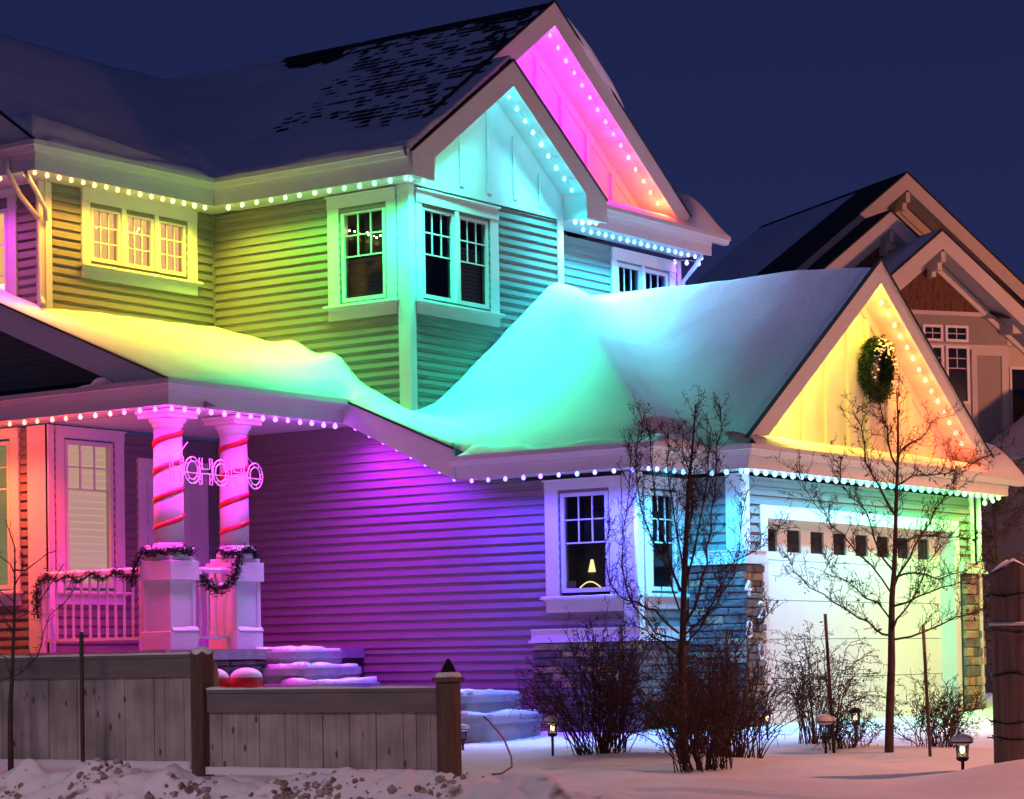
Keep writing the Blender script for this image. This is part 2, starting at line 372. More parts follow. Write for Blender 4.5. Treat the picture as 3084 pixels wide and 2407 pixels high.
# --- long side wall under the sloping eave, with the small window
Fw = FY(Y2)
W, h = window(Fw, (-16.71, -15.615, 2.165), 2.04, [(-16.445, -15.86, .86, 1.957, 1.40)], .757, .575, 'dark', deep=1.5)
W['label'] = 'small window with a lit table lamp inside'
MB().lathe((-16.27, Y2+.32, 1.06), [(.055, 0), (.022, .15), (.01, .152)], 14).build('lamp_shade', M['lamp_shade'], W, smooth=True)
MB().lathe((-16.27, Y2+.32, .92), [(.02, 0), (.035, .06), (.012, .138)], 10).build('lamp_base', M['stake'], W)
MB().lathe((-16.36, Y2+.62, 1.02), [(.05, 0), (.02, .16), (.01, .162)], 14).build('lamp_shade', M['lamp_shade'], W, smooth=True)
ch = MB(); ch.tube([(-16.38+.3*i/10, Y2+.2, .87+.07*math.sin(math.pi*i/10)) for i in range(11)], .008, 6); ch.build('chair_back', M['lamp_shade'], W)  # chair back glows by itself, lamplight put into its material
MB().box((-17.2, Y2+.8, .86), (-16.45, Y2+.9, 1.3)).build('sofa', M['stake'], W)
MB().box((-16.42, Y2+.03, .87), (-16.32, Y2+.032, .95)).build('window_sticker', M['soffit'], W)
def rake_hi(z): return -15.53 if z < 2.2 else -17.6-(z-2.2)/.449
siding(Fw, -1.0, .2, X1-.0, lambda z: -16.9, []); siding(Fw, .2, 3.02, X1+.02, rake_hi, [h])
cb = MB(); cb.box((-15.60, Y2-.035, .385), (XB+.035, Y2-.001, 2.21)); cb.box((XB+.001, Y2, .385), (XB+.035, Y2+.16, 2.21)); part('corner_board', cb, M['white'])
# bay front
Fw = FX(XB)
W, h = window(Fw, (24.27, 25.20, 2.165), 2.03, [(24.464, 24.955, .86, 1.95, 1.39)], .76, .60, 'dark')
W['label'] = 'narrow dark window behind the bare tree'
siding(Fw, .385, 2.2, 24.22, YG, [h])
# garage side and front
siding(FY(YG), 1.285, 2.2, XB+.01, -14.88)
siding(FX(XG), 1.285, 1.85, 25.41, 25.68); siding(FX(XG), 1.85, 2.2, 25.41, 31.58); siding(FX(XG), 1.285, 1.85, 31.22, 31.58)
cb = MB(); cb.box((-14.89, YG-.035, 1.285), (XG+.035, YG-.001, 2.21)); cb.box((XG+.001, YG, 1.285), (XG+.035, YG+.15, 2.21)); part('corner_board', cb, M['white'])
board(FX(XG), 31.58, 31.70, 1.285, 2.21, .035)
part('side_wall', MB().box((-19.1, 31.6, -.9), (XG-.01, 31.69, 2.4)), M['siding'])
# unseen block added behind the long wall to keep the rooms dark
part('light_block', MB().box((-22.3, 24.2, -.9), (-15.6, 24.9, .75)), M['dark_room'])
# water table bands over the stone
def band(F, u0, u1, z0, z1, d=.14):
    mb = MB(); fbox(mb, F, u0, u1, z0+.03, z1-.012, 0, d-.03); fbox(mb, F, u0-.005, u1+.005, z1-.012, z1, 0, d-.02); fbox(mb, F, u0-.01, u1+.01, z0, z0+.03, 0, d+.015)
    mb.build('water_table', M['white'], house)
band(FY(Y2), -16.89, -15.335, .217, .381); band(FX(XB), 24.08, 25.10, .217, .381)
band(FY(YG), -15.47, -14.56, 1.12, 1.285); band(FX(XG), 25.26, 25.68, 1.121, 1.286, .13); band(FX(XG), 31.22, 31.86, 1.12, 1.285)
# --- ledge stone
def stones(F, u0, u1, z0, z1, base=.09, L=(.16, .38), H=(.07, .11), mats=None):
    W = wall_empty('stone_veneer'); mats = mats or [M['stone1'], M['stone1'], M['stone2'], M['stone3']]
    fbox(MB(), F, u0+.01, u1-.01, z0, z1, 0, base-.03).build('backing', M['mortar'], W)
    z = z1-.004
    while z > z0:
        hh = R.uniform(*H); zb = max(z-hh, z0); u = u0
        while u < u1-.01:
            l = R.uniform(*L); v = min(u+l, u1)
            if u1-v < .07: v = u1
            d = base+R.uniform(-.018, .022); g = .005
            a, b, c, e_ = u+g, v-g, zb+g, z-g; j = [R.uniform(-.004, .004) for _ in range(8)]; i = .012
            mb = MB(); mb.add([F(a, c, base-.05), F(b, c, base-.05), F(b, e_, base-.05), F(a, e_, base-.05), F(a+j[0], c, d-i), F(b+j[1], c, d-i), F(b, e_+j[2], d-i), F(a, e_+j[3], d-i),
                             F(a+i, c+i, d+j[4]), F(b-i, c+i, d+j[5]), F(b-i, e_-i, d+j[6]), F(a+i, e_-i, d+j[7])],
                            [(0,1,5,4),(1,2,6,5),(2,3,7,6),(3,0,4,7),(4,5,9,8),(5,6,10,9),(6,7,11,10),(7,4,8,11),(8,9,10,11)])
            mb.build('stone', R.choice(mats), W)
            u = v
        z = zb
    return W
stones(FY(Y2), -16.885, -15.36, -.95, .215, L=(.2, .5)); stones(FX(XB), 24.0, 25.16, -.5, .215, L=(.2, .5))
stones(FY(YG), -15.40, -14.61, -.9, 1.118, L=(.2, .45)); stones(FX(XG), 25.18, 25.65, -.9, 1.118, L=(.14, .3))
stones(FX(XG), 31.25, 31.85, -.9, 1.118, H=(.09, .16), L=(.16, .34), mats=[M['stone2'], M['stone2'], M['stone1']])

# --- garage door
gd = empty('garage_door'); gd.parent = house
Fg = FX(XG-.20)
DZ = [(-.84, -.27), (-.27, .22), (.22, .70), (.70, 1.20)]
for a, b in DZ:
    mb = MB(); fbox(mb, Fg, 25.80, 31.09, a+.004, b-.004, -.04, 0)
    mb.build('door_panel', M['door'], gd, bevel=.004)
top = MB(); fbox(top, Fg, 25.80, 31.09, 1.204, 1.305, -.04, 0); fbox(top, Fg, 25.80, 31.09, 1.585, 1.75, -.04, 0)
ws = [26.12+.609*i for i in range(8)]
prev = 25.80
for u in ws: fbox(top, Fg, prev, u, 1.305, 1.585, -.04, 0); prev = u+.355
fbox(top, Fg, prev, 31.09, 1.305, 1.585, -.04, 0); top.build('window_panel', M['door'], gd)
for u in ws:
    fbox(MB(), Fg, u, u+.355, 1.305, 1.585, -.035, -.03).build('pane', M['black'], gd)
tr = MB(); fbox(tr, FX(XG), 25.68, 25.845, -.84, 1.848, -.0, .03); part('door_casing', tr, M['white'], gd)
tr = MB(); fbox(tr, FX(XG), 31.05, 31.215, -.84, 1.848, -.0, .03); part('door_casing', tr, M['white'], gd)
tr = MB(); fbox(tr, FX(XG), 25.845, 31.05, 1.69, 1.848, 0, .03); part('door_head', tr, M['white'], gd)
jb = MB(); jb.box((XG-.24, 25.68, -.84), (XG-.001, 25.83, 1.82)); jb.box((XG-.24, 31.06, -.84), (XG-.001, 31.2, 1.82)); jb.box((XG-.24, 25.83, 1.70), (XG-.001, 31.06, 1.82)); part('door_jamb', jb, M['white'], gd)

# --- house number 4280, stepping down the stone pier
SEG = {'4': [[(0, .45), (.62, .45)], [(.42, 1), (.42, 0)], [(.42, 1), (0, .45)]],
       '2': [[(0, .82), (.1, .95), (.28, 1), (.5, .93), (.56, .75), (.45, .5), (.0, 0), (.6, 0)]],
       '8': [[(.3, .53), (.08, .64), (.04, .8), (.14, .95), (.3, 1), (.46, .95), (.56, .8), (.52, .64), (.3, .53), (.06, .42), (0, .24), (.1, .06), (.3, 0), (.5, .06), (.6, .24), (.54, .42), (.3, .53)]],
       '0': [[(.3, 1), (.1, .9), (.02, .65), (.02, .35), (.1, .1), (.3, 0), (.5, .1), (.58, .35), (.58, .65), (.5, .9), (.3, 1)]]}
for ch_, u, z in (('4', 25.12, .727), ('2', 25.42, .478), ('8', 25.13, .243), ('0', 25.41, -.02)):
    mb = MB(); F_ = FX(XG)
    for st in SEG[ch_]:
        mb.tube([F_(u+p[0]*.2, z+p[1]*.185, .125) for p in st], .016, 6)
    mb.build('house_number', M['number'], house)

# ------------------------------------------------------------------ eaves: soffit, fascia, gutter
def eave(F, u0, u1, zt, zb, wall_d, gut=True, miter0=0, miter1=0, fd=.02, ext=0):
    """F plane = fascia face. wall is wall_d behind it"""
    if gut:
        gz = zt-.125
        prof = [(0, zt-.01), (.03, zt-.01), (.03, gz+.02), (.085, gz+.03), (.10, zt-.045), (.115, zt-.04), (.12, zt), (.135, zt), (.135, zt-.06), (.115, zt-.065), (.09, gz), (0, gz)]
        a = [F(u0-miter0*d, z, d) for d, z in prof]; b = [F(u1+ext+miter1*d, z, d) for d, z in prof]
        MB().prism(a, b).build('gutter', M['gutter'], house)
    fb = MB(); fbox(fb, F, u0-miter0*fd, u1+miter1*fd, zb+.0, zt-.127 if gut else zt, -.02, fd-.002)
    fbox(fb, F, u0-miter0*(fd+.006), u1+miter1*(fd+.006), (zb+zt-.127)/2+.035 if gut else zt-.04, zt-.127 if gut else zt, fd-.001, fd+.006)
    fb.build('fascia', M['white'], house)
def soffit_h(x0, x1, y0, y1, z, axis='x', step=.3, parent=None):
    """horizontal soffit of panels running across"""
    W = parent or wall_empty('soffit')
    mb = MB()
    if axis == 'x':
        n_ = max(1, int(round((x1-x0)/step)))
        for i in range(n_):
            a = x0+(x1-x0)*i/n_; b = x0+(x1-x0)*(i+1)/n_; MB().box((a+.003, y0, z), (b-.003, y1, z+.02)).build('soffit_panel', M['soffit'], W)
        mb.box((x0, y0, z+.012), (x1, y1, z+.03))
    else:
        n_ = max(1, int(round((y1-y0)/step)))
        for i in range(n_):
            a = y0+(y1-y0)*i/n_; b = y0+(y1-y0)*(i+1)/n_; MB().box((x0, a+.003, z), (x1, b-.003, z+.02)).build('soffit_panel', M['soffit'], W)
        mb.box((x0, y0, z+.021), (x1, y1, z+.03))
    if axis == 'x': mb = MB().box((x0, y0, z+.021), (x1, y1, z+.03))
    mb.build('soffit_deck', M['white'], W)
UZ, UB = 6.36, 6.02          # upper eave: gutter top, fascia bottom
eave(FX(-21.60), 20.44, 23.6, UZ, UB, .45, miter0=1, miter1=-1); eave(FY(23.6), -21.6, -18.35, UZ, UB, .48, miter0=-1)
eave(FY(20.44), -24.6, -21.6, UZ, UB, .5, miter1=1)
eave(FX(-18.65), 27.93, 31.30, UZ-.02, UB-.0, .5, ext=.38)
PZ, PB = 3.31, 3.02
eave(FX(-19.45), 20.44, 23.60, PZ, PB, 2.6, miter0=1); eave(FY(20.44), -24.6, -19.45, PZ, PB, .5, miter1=1)
GZ, GB = 2.49, 2.215
eave(FY(23.60), -17.72, -14.92, GZ, GB, .48, miter0=0, miter1=1); eave(FX(-14.92), 23.6, 24.75, GZ, GB, .5, miter0=1, miter1=-1)
eave(FY(24.75), -14.92, -14.30, GZ, GB, .5, miter0=-1, miter1=1); eave(FX(-14.30), 24.75, 32.02, GZ, GB, .4, miter0=1, ext=.38)
part('fascia', MB().box((-15.5, 31.98, GB), (-14.3, 32.02, GZ-.13)), M['white'])
soffit_h(X1, -21.60, YL-.5, 23.62, UB+.012, 'y', 1.0); soffit_h(-21.62, -18.4, 23.6, Y2, UB+.013, 'x', .8); soffit_h(-24.6, -21.6, 20.45, YL, UB+.014, 'x', 1.0)
MB().box((X1, 23.62, UB+.02), (-21.62, Y2, UB+.04)).build('soffit_corner', M['soffit'], house)
soffit_h(X5, -18.66, 27.5, 31.25, UB+.012, 'y', .9)
soffit_h(-17.7, -14.93, 23.61, Y2, GB+.012, 'x', .7); soffit_h(XB, -14.93, 23.62, YG, GB+.013, 'y', .6); soffit_h(XB, -14.31, 24.76, YG, GB+.014, 'x', .6); soffit_h(XG, -14.31, 24.77, 31.99, GB+.015, 'y', .9)
soffit_h(X1-2.5, -19.47, 20.46, YL, PB+.012, 'x', .4); soffit_h(X1, -19.47, YL, Y2, PB+.013, 'y', .13)

# ------------------------------------------------------------------ gables
def gable(F, depth, apexu, apexz, mL, half, vth, footz, wall_d, beam=None, battens=(), panel_lo=None, right_plumb=None, left_plumb=None, inner_lo=None, bwid=.085, thick=.06):
    """rake boards, sloping soffit of panels, flat gable wall with battens"""
    G = empty('gable'); G.parent = house
    for s in (-1, 1):
        u_f = apexu+s*half; z_f = apexz-mL*half
        uin = apexu+s*(apexz-vth-footz)/mL
        if (s > 0 and right_plumb) or (s < 0 and left_plumb):
            ip = right_plumb if s > 0 else left_plumb      # inner plumb-cut u
            pts = [(apexu, apexz), (u_f, z_f), (u_f, footz), (ip, footz), (ip, apexz-vth-mL*abs(ip-apexu)), (apexu, apexz-vth)]
        else:
            uo = apexu+s*(apexz-footz)/mL
            pts = [(apexu, apexz), (uo, footz), (uin, footz), (apexu, apexz-vth)]
        fpoly(MB(), F, pts, -.04, .0).build('rake_board', M['wood_white'], G)
        # drip edge / shingle edge
        e1 = [(apexu, apexz), (u_f, z_f), (u_f, z_f+.022), (apexu, apexz+.025)]
        fpoly(MB(), F, e1, -.035, .02).build('roof_edge', M['shingle'], G)
        # soffit panels under the overhang
        n_ = int(half/.15)
        lim = right_plumb if s > 0 else left_plumb
        lo_u = abs((lim if lim else uin)-apexu)
        for i in range(n_):
            a = lo_u*i/n_; b = lo_u*(i+1)/n_
            za = apexz-vth+.02-mL*a; zb = apexz-vth+.02-mL*b
            g_ = .0025
            fpoly(MB(), F, [(apexu+s*(a+g_), za-mL*g_), (apexu+s*(b-g_), zb+mL*g_), (apexu+s*(b-g_), zb+mL*g_+.02), (apexu+s*(a+g_), za-mL*g_+.02)], -wall_d, -.041).build('soffit_panel', M['soffit'], G)
        # frieze board on the gable wall
        fw = .15
        fpoly(MB(), F, [(apexu, apexz-vth+.015), (apexu+s*lo_u, apexz-vth+.015-mL*lo_u), (apexu+s*lo_u, apexz-vth-fw-mL*lo_u), (apexu, apexz-vth-fw-.0)], -wall_d, -wall_d+.02).build('frieze', M['white'], G)
    lz = panel_lo
    hw = (apexz-vth-lz)/mL
    fpoly(MB(), F, [(apexu-hw, lz), (apexu+hw, lz), (apexu, apexz-vth)], -wall_d-.03, -wall_d).build('gable_panel', M['white'], G)
    for u in battens:
        zt = apexz-vth-.14-mL*(abs(u-apexu)+.02)
        if zt > lz+.05: fbox(MB(), F, u-bwid/2, u+bwid/2, lz, zt, -wall_d, -wall_d+.05).build('batten', M['wood_white'], G)
    if beam:
        fbox(MB(), F, beam[0], beam[1], beam[2], beam[3], -wall_d-.03, -wall_d+.04).build('beam', M['wood_white'], G)
    return G
g3 = gable(FX(-18.33), .4, 25.83, 7.86, .705, 2.18, .335, 6.02, .42, beam=(24.10, 27.52, 6.035, 6.20), battens=(24.57, 25.17, 25.775, 26.36, 26.95), panel_lo=6.15, right_plumb=27.50, left_plumb=24.10)
mg = gable(FX(-18.63), .5, 27.25, 8.99, .715, 3.62, .33, 6.38, .52, battens=(26.2, 26.9, 27.51, 28.11, 28.735, 29.37, 29.95), panel_lo=6.38)
gg = gable(FX(-14.28), .4, 28.23, 5.09, .72, 3.50, .30, 2.62, .42, battens=(25.6, 26.2, 26.82, 27.42, 28.03, 28.56, 29.11, 29.76, 30.39), panel_lo=2.52)
# boxed return under gable 3
mb = MB(); fpoly(mb, FX(-18.38), [(27.52, 6.03), (27.98, 6.03), (27.98, 6.26), (27.52, 6.58)], -.37, 0); part('eave_return', mb, M['white'])
# porch side rake and the rake over the long wall
def rake(F, a, b, vth, d0=-.05, d1=0):
    pts = [a, b, (b[0], b[1]-vth), (a[0], a[1]-vth)]
    fpoly(MB(), F, pts, d0, d1).build('rake_board', M['wood_white'], house)
    fpoly(MB(), F, [a, b, (b[0], b[1]+.02), (a[0], a[1]+.02)], -.03, .02).build('roof_edge', M['shingle'], house)
fpoly(MB(), FY(20.44), [(-24.6, 5.42), (-19.47, 3.32), (-20.2, 3.30), (-24.6, 5.10)], -.04, .0).build('rake_board', M['wood_white'], house)
fpoly(MB(), FY(20.44), [(-24.6, 5.42), (-19.47, 3.32), (-19.47, 3.34), (-24.6, 5.44)], -.03, .02).build('roof_edge', M['shingle'], house)
fpoly(MB(), FY(20.44), [(-24.6, 5.40), (-19.55, 3.33), (-19.75, 3.31), (-24.6, 5.31)], -.55, -.041).build('roof_deck', M['shingle'], house)
fpoly(MB(), FY(20.52), [(-24.6, 3.45), (-19.9, 3.45), (-20.3, 3.25), (-24.6, 3.2)], -.48, -.3).build('skirt_roof', M['shingle'], house)
fpoly(MB(), FY(23.545), [(-19.42, 3.32), (-17.70, 2.60), (-17.70, 2.216), (-19.42, 3.02)], -.04, .0).build('rake_board', M['wood_white'], house)
fpoly(MB(), FY(23.545), [(-19.42, 3.30), (-17.70, 2.58), (-17.70, 2.605), (-19.42, 3.325)], -.03, .02).build('roof_edge', M['shingle'], house)
n_ = 14
for i in range(n_):
    a = -19.42+1.72*i/n_; b = -19.42+1.72*(i+1)/n_; f_ = lambda u: 3.03-(u+19.42)*.467
    fpoly(MB(), FY(Y2), [(a+.003, f_(a)), (b-.003, f_(b)), (b-.003, f_(b)+.02), (a+.003, f_(a)+.02)], 0, .46).build('soffit_panel', M['soffit'], house)
# upper left gable end rake (facing the side)
fpoly(MB(), FY(20.40), [(-24.9, 8.70), (-21.55, 6.36), (-21.95, 6.33), (-24.9, 8.40)], -.04, 0).build('rake_board', M['wood_white'], house)
fpoly(MB(), FY(20.40), [(-24.9, 8.70), (-21.55, 6.36), (-21.55, 6.385), (-24.9, 8.725)], -.03, .03).build('roof_edge', M['shingle'], house)
fpoly(MB(), FY(20.9), [(-24.9, 6.4), (-21.9, 6.4), (-24.9, 8.5)], -.05, 0).build('gable_panel', M['white'], house)
# downspouts
def spout(pts, name='downspout', r=.035):
    MB().tube(pts, r, 8).build(name, M['gutter'], house, smooth=True)
spout([(-22.0, 20.36, 6.20), (-22.0, 20.36, 6.06), (-22.06, 20.62, 5.80), (-22.06, 20.93, 5.55), (-22.06, 20.93, 4.62), (-22.0, 20.93, 4.50), (-21.9, 20.85, 4.46)])
spout([(-21.72, 20.40, 6.0), (-21.80, 20.62, 5.85), (-21.93, 20.92, 5.66), (-21.98, 20.97, 5.52)], 'eave_bracket', .03)
spout([(-18.7, 31.1, 6.0), (-18.8, 31.1, 5.85), (-19.05, 31.15, 5.65), (-19.08, 31.15, 4.9)])
spout([(-14.62, 31.75, 2.22), (-14.62, 31.75, -.7)])
spout([(XB+.06, 24.04, 2.2), (XB+.06, 24.04, -.6)], r=.03)

# ------------------------------------------------------------------ porch
pf = MB(); pf.box((-23.6, 20.45, .08), (-19.55, Y2-.001, .20)); part('porch_floor', pf, M['concrete'])
part('porch_base', MB().box((-23.5, 20.55, -.95), (-19.66, Y2-.01, .079)), M['mortar'])
stones(FX(-19.66), 20.60, 23.2, -.35, .075, .05, L=(.16, .3), H=(.06, .08), mats=[M['stone1'], M['stone3']])
def pedestal(cx, cy):
    P = empty('pedestal', (cx, cy, .2)); P.parent = house
    def bb(h, z0, z1, name, m=M['wood_white'], bev=.006): MB().box((-h, -h, z0-.2), (h, h, z1-.2)).build(name, m, P, bevel=bev)
    bb(.235, .201, .42, 'plinth'); bb(.205, .42, 1.02, 'pedestal_body', M['white']); bb(.25, 1.02, 1.25, 'pedestal_band'); bb(.215, 1.25, 1.30, 'pedestal_cap')
    # corner stiles
    for sx_ in (-1, 1):
        for sy_ in (-1, 1): MB().box((sx_*.155, sy_*.155, .22), (sx_*.216, sy_*.216, .82)).build('stile', M['wood_white'], P)
    sn = MB()
    for (x0, x1, y0, y1) in ((.205, .24, -.2, .235),):
        k = 8
        for i in range(k):
            a = y0+(y1-y0)*i/k; b = y0+(y1-y0)*(i+1)/k; h = .05+.02*noise.noise(Vector((a*4, cx, cy))); h2 = .05+.02*noise.noise(Vector((b*4, cx, cy)))
            sn.add([(x0+.012, a, .22), (x1, a, .22), (x1, b, .22), (x0+.012, b, .22), (x0+.012, a, .22+h), (x1, a, .225+h*.2), (x1, b, .225+h2*.2), (x0+.012, b, .22+h2)], [(0,1,5,4),(1,2,6,5),(4,5,6,7),(2,3,7,6)])
    sn.build('snow_ledge', M['snow'], P)
    C_ = empty('column', (0, 0, 1.1)); C_.parent = P
    c = empty('column', (cx, cy, 1.30)); c.parent = house; bpy.data.objects.remove(C_)
    MB().lathe((0, 0, 0), [(.225, 0), (.225, .05), (.205, .08), (.19, .12), (.178, .16)], 40).build('column_base', M['white'], c, smooth=True)
    MB().lathe((0, 0, .16), [(.176, 0), (.176, .5), (.172, .9), (.166, 1.35)], 40).build('shaft', M['white'], c, smooth=True)
    cap = MB(); cap.lathe((0, 0, 1.50), [(.166, 0), (.168, .02), (.182, .03), (.182, .045), (.185, .06), (.205, .075), (.22, .10), (.225, .125)], 40)
    cap.build('capital', M['white'], c, smooth=True)
    ab = MB().box((-.25, -.25, 1.626), (.25, .25, 1.674)).box((-.27, -.27, 1.675), (.27, .27, 1.722)).build('abacus', M['white'], c, bevel=.004)
P1 = (-19.975, 20.975); P2 = (-19.975, 22.12)
pedestal(*P1); pedestal(*P2)
# railings
def railing(a, b, nb, z0=.33, z1=1.16, ends=True):
    Rr = empty('railing'); Rr.parent = house
    a = Vector(a); b = Vector(b); d = (b-a); L_ = d.length; d.normalize(); s = Vector((-d.y, d.x, 0))
    def bar(z, h, w_, name):
        mb = MB(); p = [a-s*w_, b-s*w_, b+s*w_, a+s*w_]; mb.prism([(q.x, q.y, z) for q in p], [(q.x, q.y, z+h) for q in p]); mb.build(name, M['white'], Rr)
    bar(z1-.045, .045, .035, 'top_rail'); bar(z0, .035, .02, 'bottom_rail')
    for i in range(nb):
        p = a+d*(L_*(i+.5)/nb); MB().box((p.x-.012, p.y-.012, z0+.035), (p.x+.012, p.y+.012, z1-.046)).build('baluster', M['white'], Rr)
    # snow ridge on the rail
    sn = MB(); k = 16
    for i in range(k):
        p = a+d*(L_*i/k); q = a+d*(L_*(i+1)/k); h = .02+.03*abs(noise.noise(p*5)); h2 = .02+.03*abs(noise.noise(q*5))
        sn.add([(*(p-s*.03).xy, z1), (*(q-s*.03).xy, z1), (*(q+s*.03).xy, z1), (*(p+s*.03).xy, z1), (*p.xy, z1+h), (*q.xy, z1+h2)], [(0,1,5,4),(2,3,4,5),(0,4,3),(1,2,5)])
    sn.build('rail_snow', M['snow'], Rr)
railing((-21.95, 20.85, 0), (-20.24, 20.85, 0), 12); railing((-19.9, 21.22, 0), (-19.9, 21.88, 0), 5)
part('rail_post', MB().box((-21.99, 20.80, .2), (-21.93, 20.86, 1.2)), M['white'])

# ------------------------------------------------------------------ roofs
def smooth_max(a, b, k):
    if k <= 0: return max(a, b)
    h = max(k-abs(a-b), 0)/k; return max(a, b)+h*h*k*.25
def smooth_min(a, b, k): return -smooth_max(-a, -b, k)
def sstep(a, b, x):
    t = max(0, min(1, (x-a)/(b-a))); return t*t*(3-2*t)
def fbm(x, y, z=0, o=4):
    v = 0; a = .5
    for i in range(o):
        v += a*noise.noise(Vector((x, y, z))); x *= 2.03; y *= 2.03; a *= .5
    return v
def axis(bps, step):
    out = [bps[0]]
    for a, b in zip(bps, bps[1:]):
        n_ = max(1, int(math.ceil((b-a)/step)))
        out += [a+(b-a)*i/n_ for i in range(1, n_+1)]
    return out
def field(name, xs, ys, inside, top, bottom, m, **kw):
    """closed sheet: top surface, and a skirt down to bottom at its borders"""
    idx = {}; mb = MB(); nx, ny = len(xs), len(ys)
    cell = [[inside((xs[i]+xs[i+1])/2, (ys[j]+ys[j+1])/2) for j in range(ny-1)] for i in range(nx-1)]
    def vid(i, j):
        if (i, j) not in idx: idx[(i, j)] = len(mb.v); mb.v.append((xs[i], ys[j], top(xs[i], ys[j])))
        return idx[(i, j)]
    low = {}
    def lid(i, j):
        if (i, j) not in low: low[(i, j)] = len(mb.v); mb.v.append((xs[i], ys[j], bottom(xs[i], ys[j])))
        return low[(i, j)]
    for i in range(nx-1):
        for j in range(ny-1):
            if not cell[i][j]: continue
            mb.f.append((vid(i, j), vid(i+1, j), vid(i+1, j+1), vid(i, j+1)))
            for (di, dj, e0, e1) in ((-1, 0, (i, j+1), (i, j)), (1, 0, (i+1, j), (i+1, j+1)), (0, -1, (i, j), (i+1, j)), (0, 1, (i+1, j+1), (i, j+1))):
                a, b = i+di, j+dj
                if a < 0 or b < 0 or a >= nx-1 or b >= ny-1 or not cell[a][b]:
                    mb.f.append((vid(*e1), vid(*e0), lid(*e0), lid(*e1)))
    return mb.build(name, m, None, smooth=True, **kw)
NEG = -1e3
def low_roof(x, y, k=0):
    h = NEG
    if x <= -17.30 and y < 25.2: h = 3.31+.41*(-19.45-x) + (0.41*.0)
    if x >= -19.2 and y >= 23.55:
        A = 2.47+.7*(y-23.6); A2 = 5.10-.7*(y-27.36)*1.0; H = 2.47+.7*(-14.92-x)
        bay = smooth_min(smooth_min(A, H, k), A2, k)
        h = bay if h < -100 else smooth_max(h, bay, k*1.6)
    if x >= -19.5 and y >= 24.70:
        g_ = smooth_min(2.47+.72*(y-24.75), 2.47+.72*(31.75-y), k*.6)
        h = g_ if h < -100 else smooth_max(h, g_, k*1.6)
    return h
def in_low(x, y):
    if x < X1 and not (y < YL): return False
    if y > Y2 and x < X3 and y < 27.5: return False
    if x < X5 and y > 27.0: return False
    if x < -19.45: return 20.46 < y < Y2+.02 and x > -24.6
    if x < -17.70: return y > 23.56 and y < 31.75
    if x < -14.92: return y > 23.60 and y < 31.75
    return x < -14.30 and 24.75 < y < 31.75
xs = axis([-24.6, X1, -19.45, X5, X3, -17.70, -14.92, -14.30], .085); ys = axis([20.46, YL, 23.56, 23.60, Y2, 24.75, 27.5, 31.75], .085)
part_roof = field('roof', xs[::1], ys[::1], in_low, lambda x, y: low_roof(x, y)+.0, lambda x, y: low_roof(x, y)-.012, M['shingle']); part_roof.parent = house
def edge_low(x, y):
    """distance to the free edges of the lower roofs"""
    d = 9
    if y < 24.2 and x < -19.3: d = min(d, y-20.44)                     # porch side rake
    if x < -19.3 and y < 23.75: d = min(d, (-19.45-x))
    if x >= -19.5 and x < -17.6: d = min(d, y-23.56)
    if y < 24.8: d = min(d, max(-17.70-x, y-23.58) if x < -17.7 else y-23.60)
    if y < 24.8: d = min(d, max(-14.92-x, y-24.75))
    if x > -15.2: d = min(d, y-24.75)
    d = min(d, -14.30-x); d = min(d, 31.75-y)
    return max(0, d)
def snow_low(x, y):
    r = low_roof(x, y, .22)
    t = .13+.05*fbm(x*.7, y*.7, 3)+.012*fbm(x*3, y*3, 5)
    # drift piled against the side wall
    t += .30*math.exp(-((x+20.15)/.75)**2)*math.exp(-max(0, Y2-y)/.55)*(1+.25*math.sin(x*7.5))
    t += .10*math.exp(-((x+21.2)/.9)**2)*math.exp(-max(0, Y2-y)/.5)
    # wind ripples along the hip
    hipd = abs((-14.92-x)-(y-23.6)); t += (.05*math.exp(-(hipd/.16)**2)+.016*math.sin((x+y)*16+3*fbm(x, y, 2))*math.exp(-((hipd-.3)/.35)**2))*sstep(.1, .8, y-23.6)*sstep(27.0, 26.0, y)*(1 if x > -18.7 else 0)
    # thin snow by the porch rake and gable rake
    e_ = edge_low(x, y)
    if x < -19.3 and y < 22: t *= .35+.65*sstep(20.4, 22.0, y+.25*fbm(x*2, y*2, 8))
    if x > -15.6 and y > 24.7: t *= .45+.55*sstep(-14.3, -15.5, x)
    lip = sstep(-.03, .20, e_)
    return max(r+max(.012, t*(.22+.78*lip)), low_roof(x, y)+.02)
field('roof_snow', xs, ys, in_low, snow_low, lambda x, y: low_roof(x, y)+.002, M['snow'], kind='stuff', label='smooth snow blanket over the porch, bay and garage roofs', category='snow')

MU = .715
def up_roof(x, y, k=0):
    hL = UZ+.69*(-21.6-x); hL2 = 8.50+.0*(x)-.69*(-24.75-x)
    hL = smooth_min(hL, 8.52, .3 if k else 0) if x > -24.75 else 8.52-.69*(-24.75-x)
    Sy = UZ+MU*(y-23.6)
    ridge = 8.97 if x > -23.75 else 8.97-.42*(-23.75-x)
    Sn = min(Sy, 8.97-MU*(y-27.25)); Sn = min(Sn, ridge)
    h = Sn if y >= 23.6 and x > -25.5 else NEG
    if x <= -21.6: h = smooth_max(h, hL, k) if h > -100 else hL
    return h
def in_up(x, y):
    if x > -18.65: return False
    if x > -21.6: return 23.6 < y < 30.85
    return 20.42 < y < 30.85
xs = axis([-26.5, -24.75, -23.75, -21.6, -18.65], .10); ys = axis([20.42, 23.6, 25.83, 27.25, 27.98, 30.85], .10)
o = field('roof', xs, ys, in_up, lambda x, y: up_roof(x, y), lambda x, y: up_roof(x, y)-.012, M['shingle']); o.parent = house
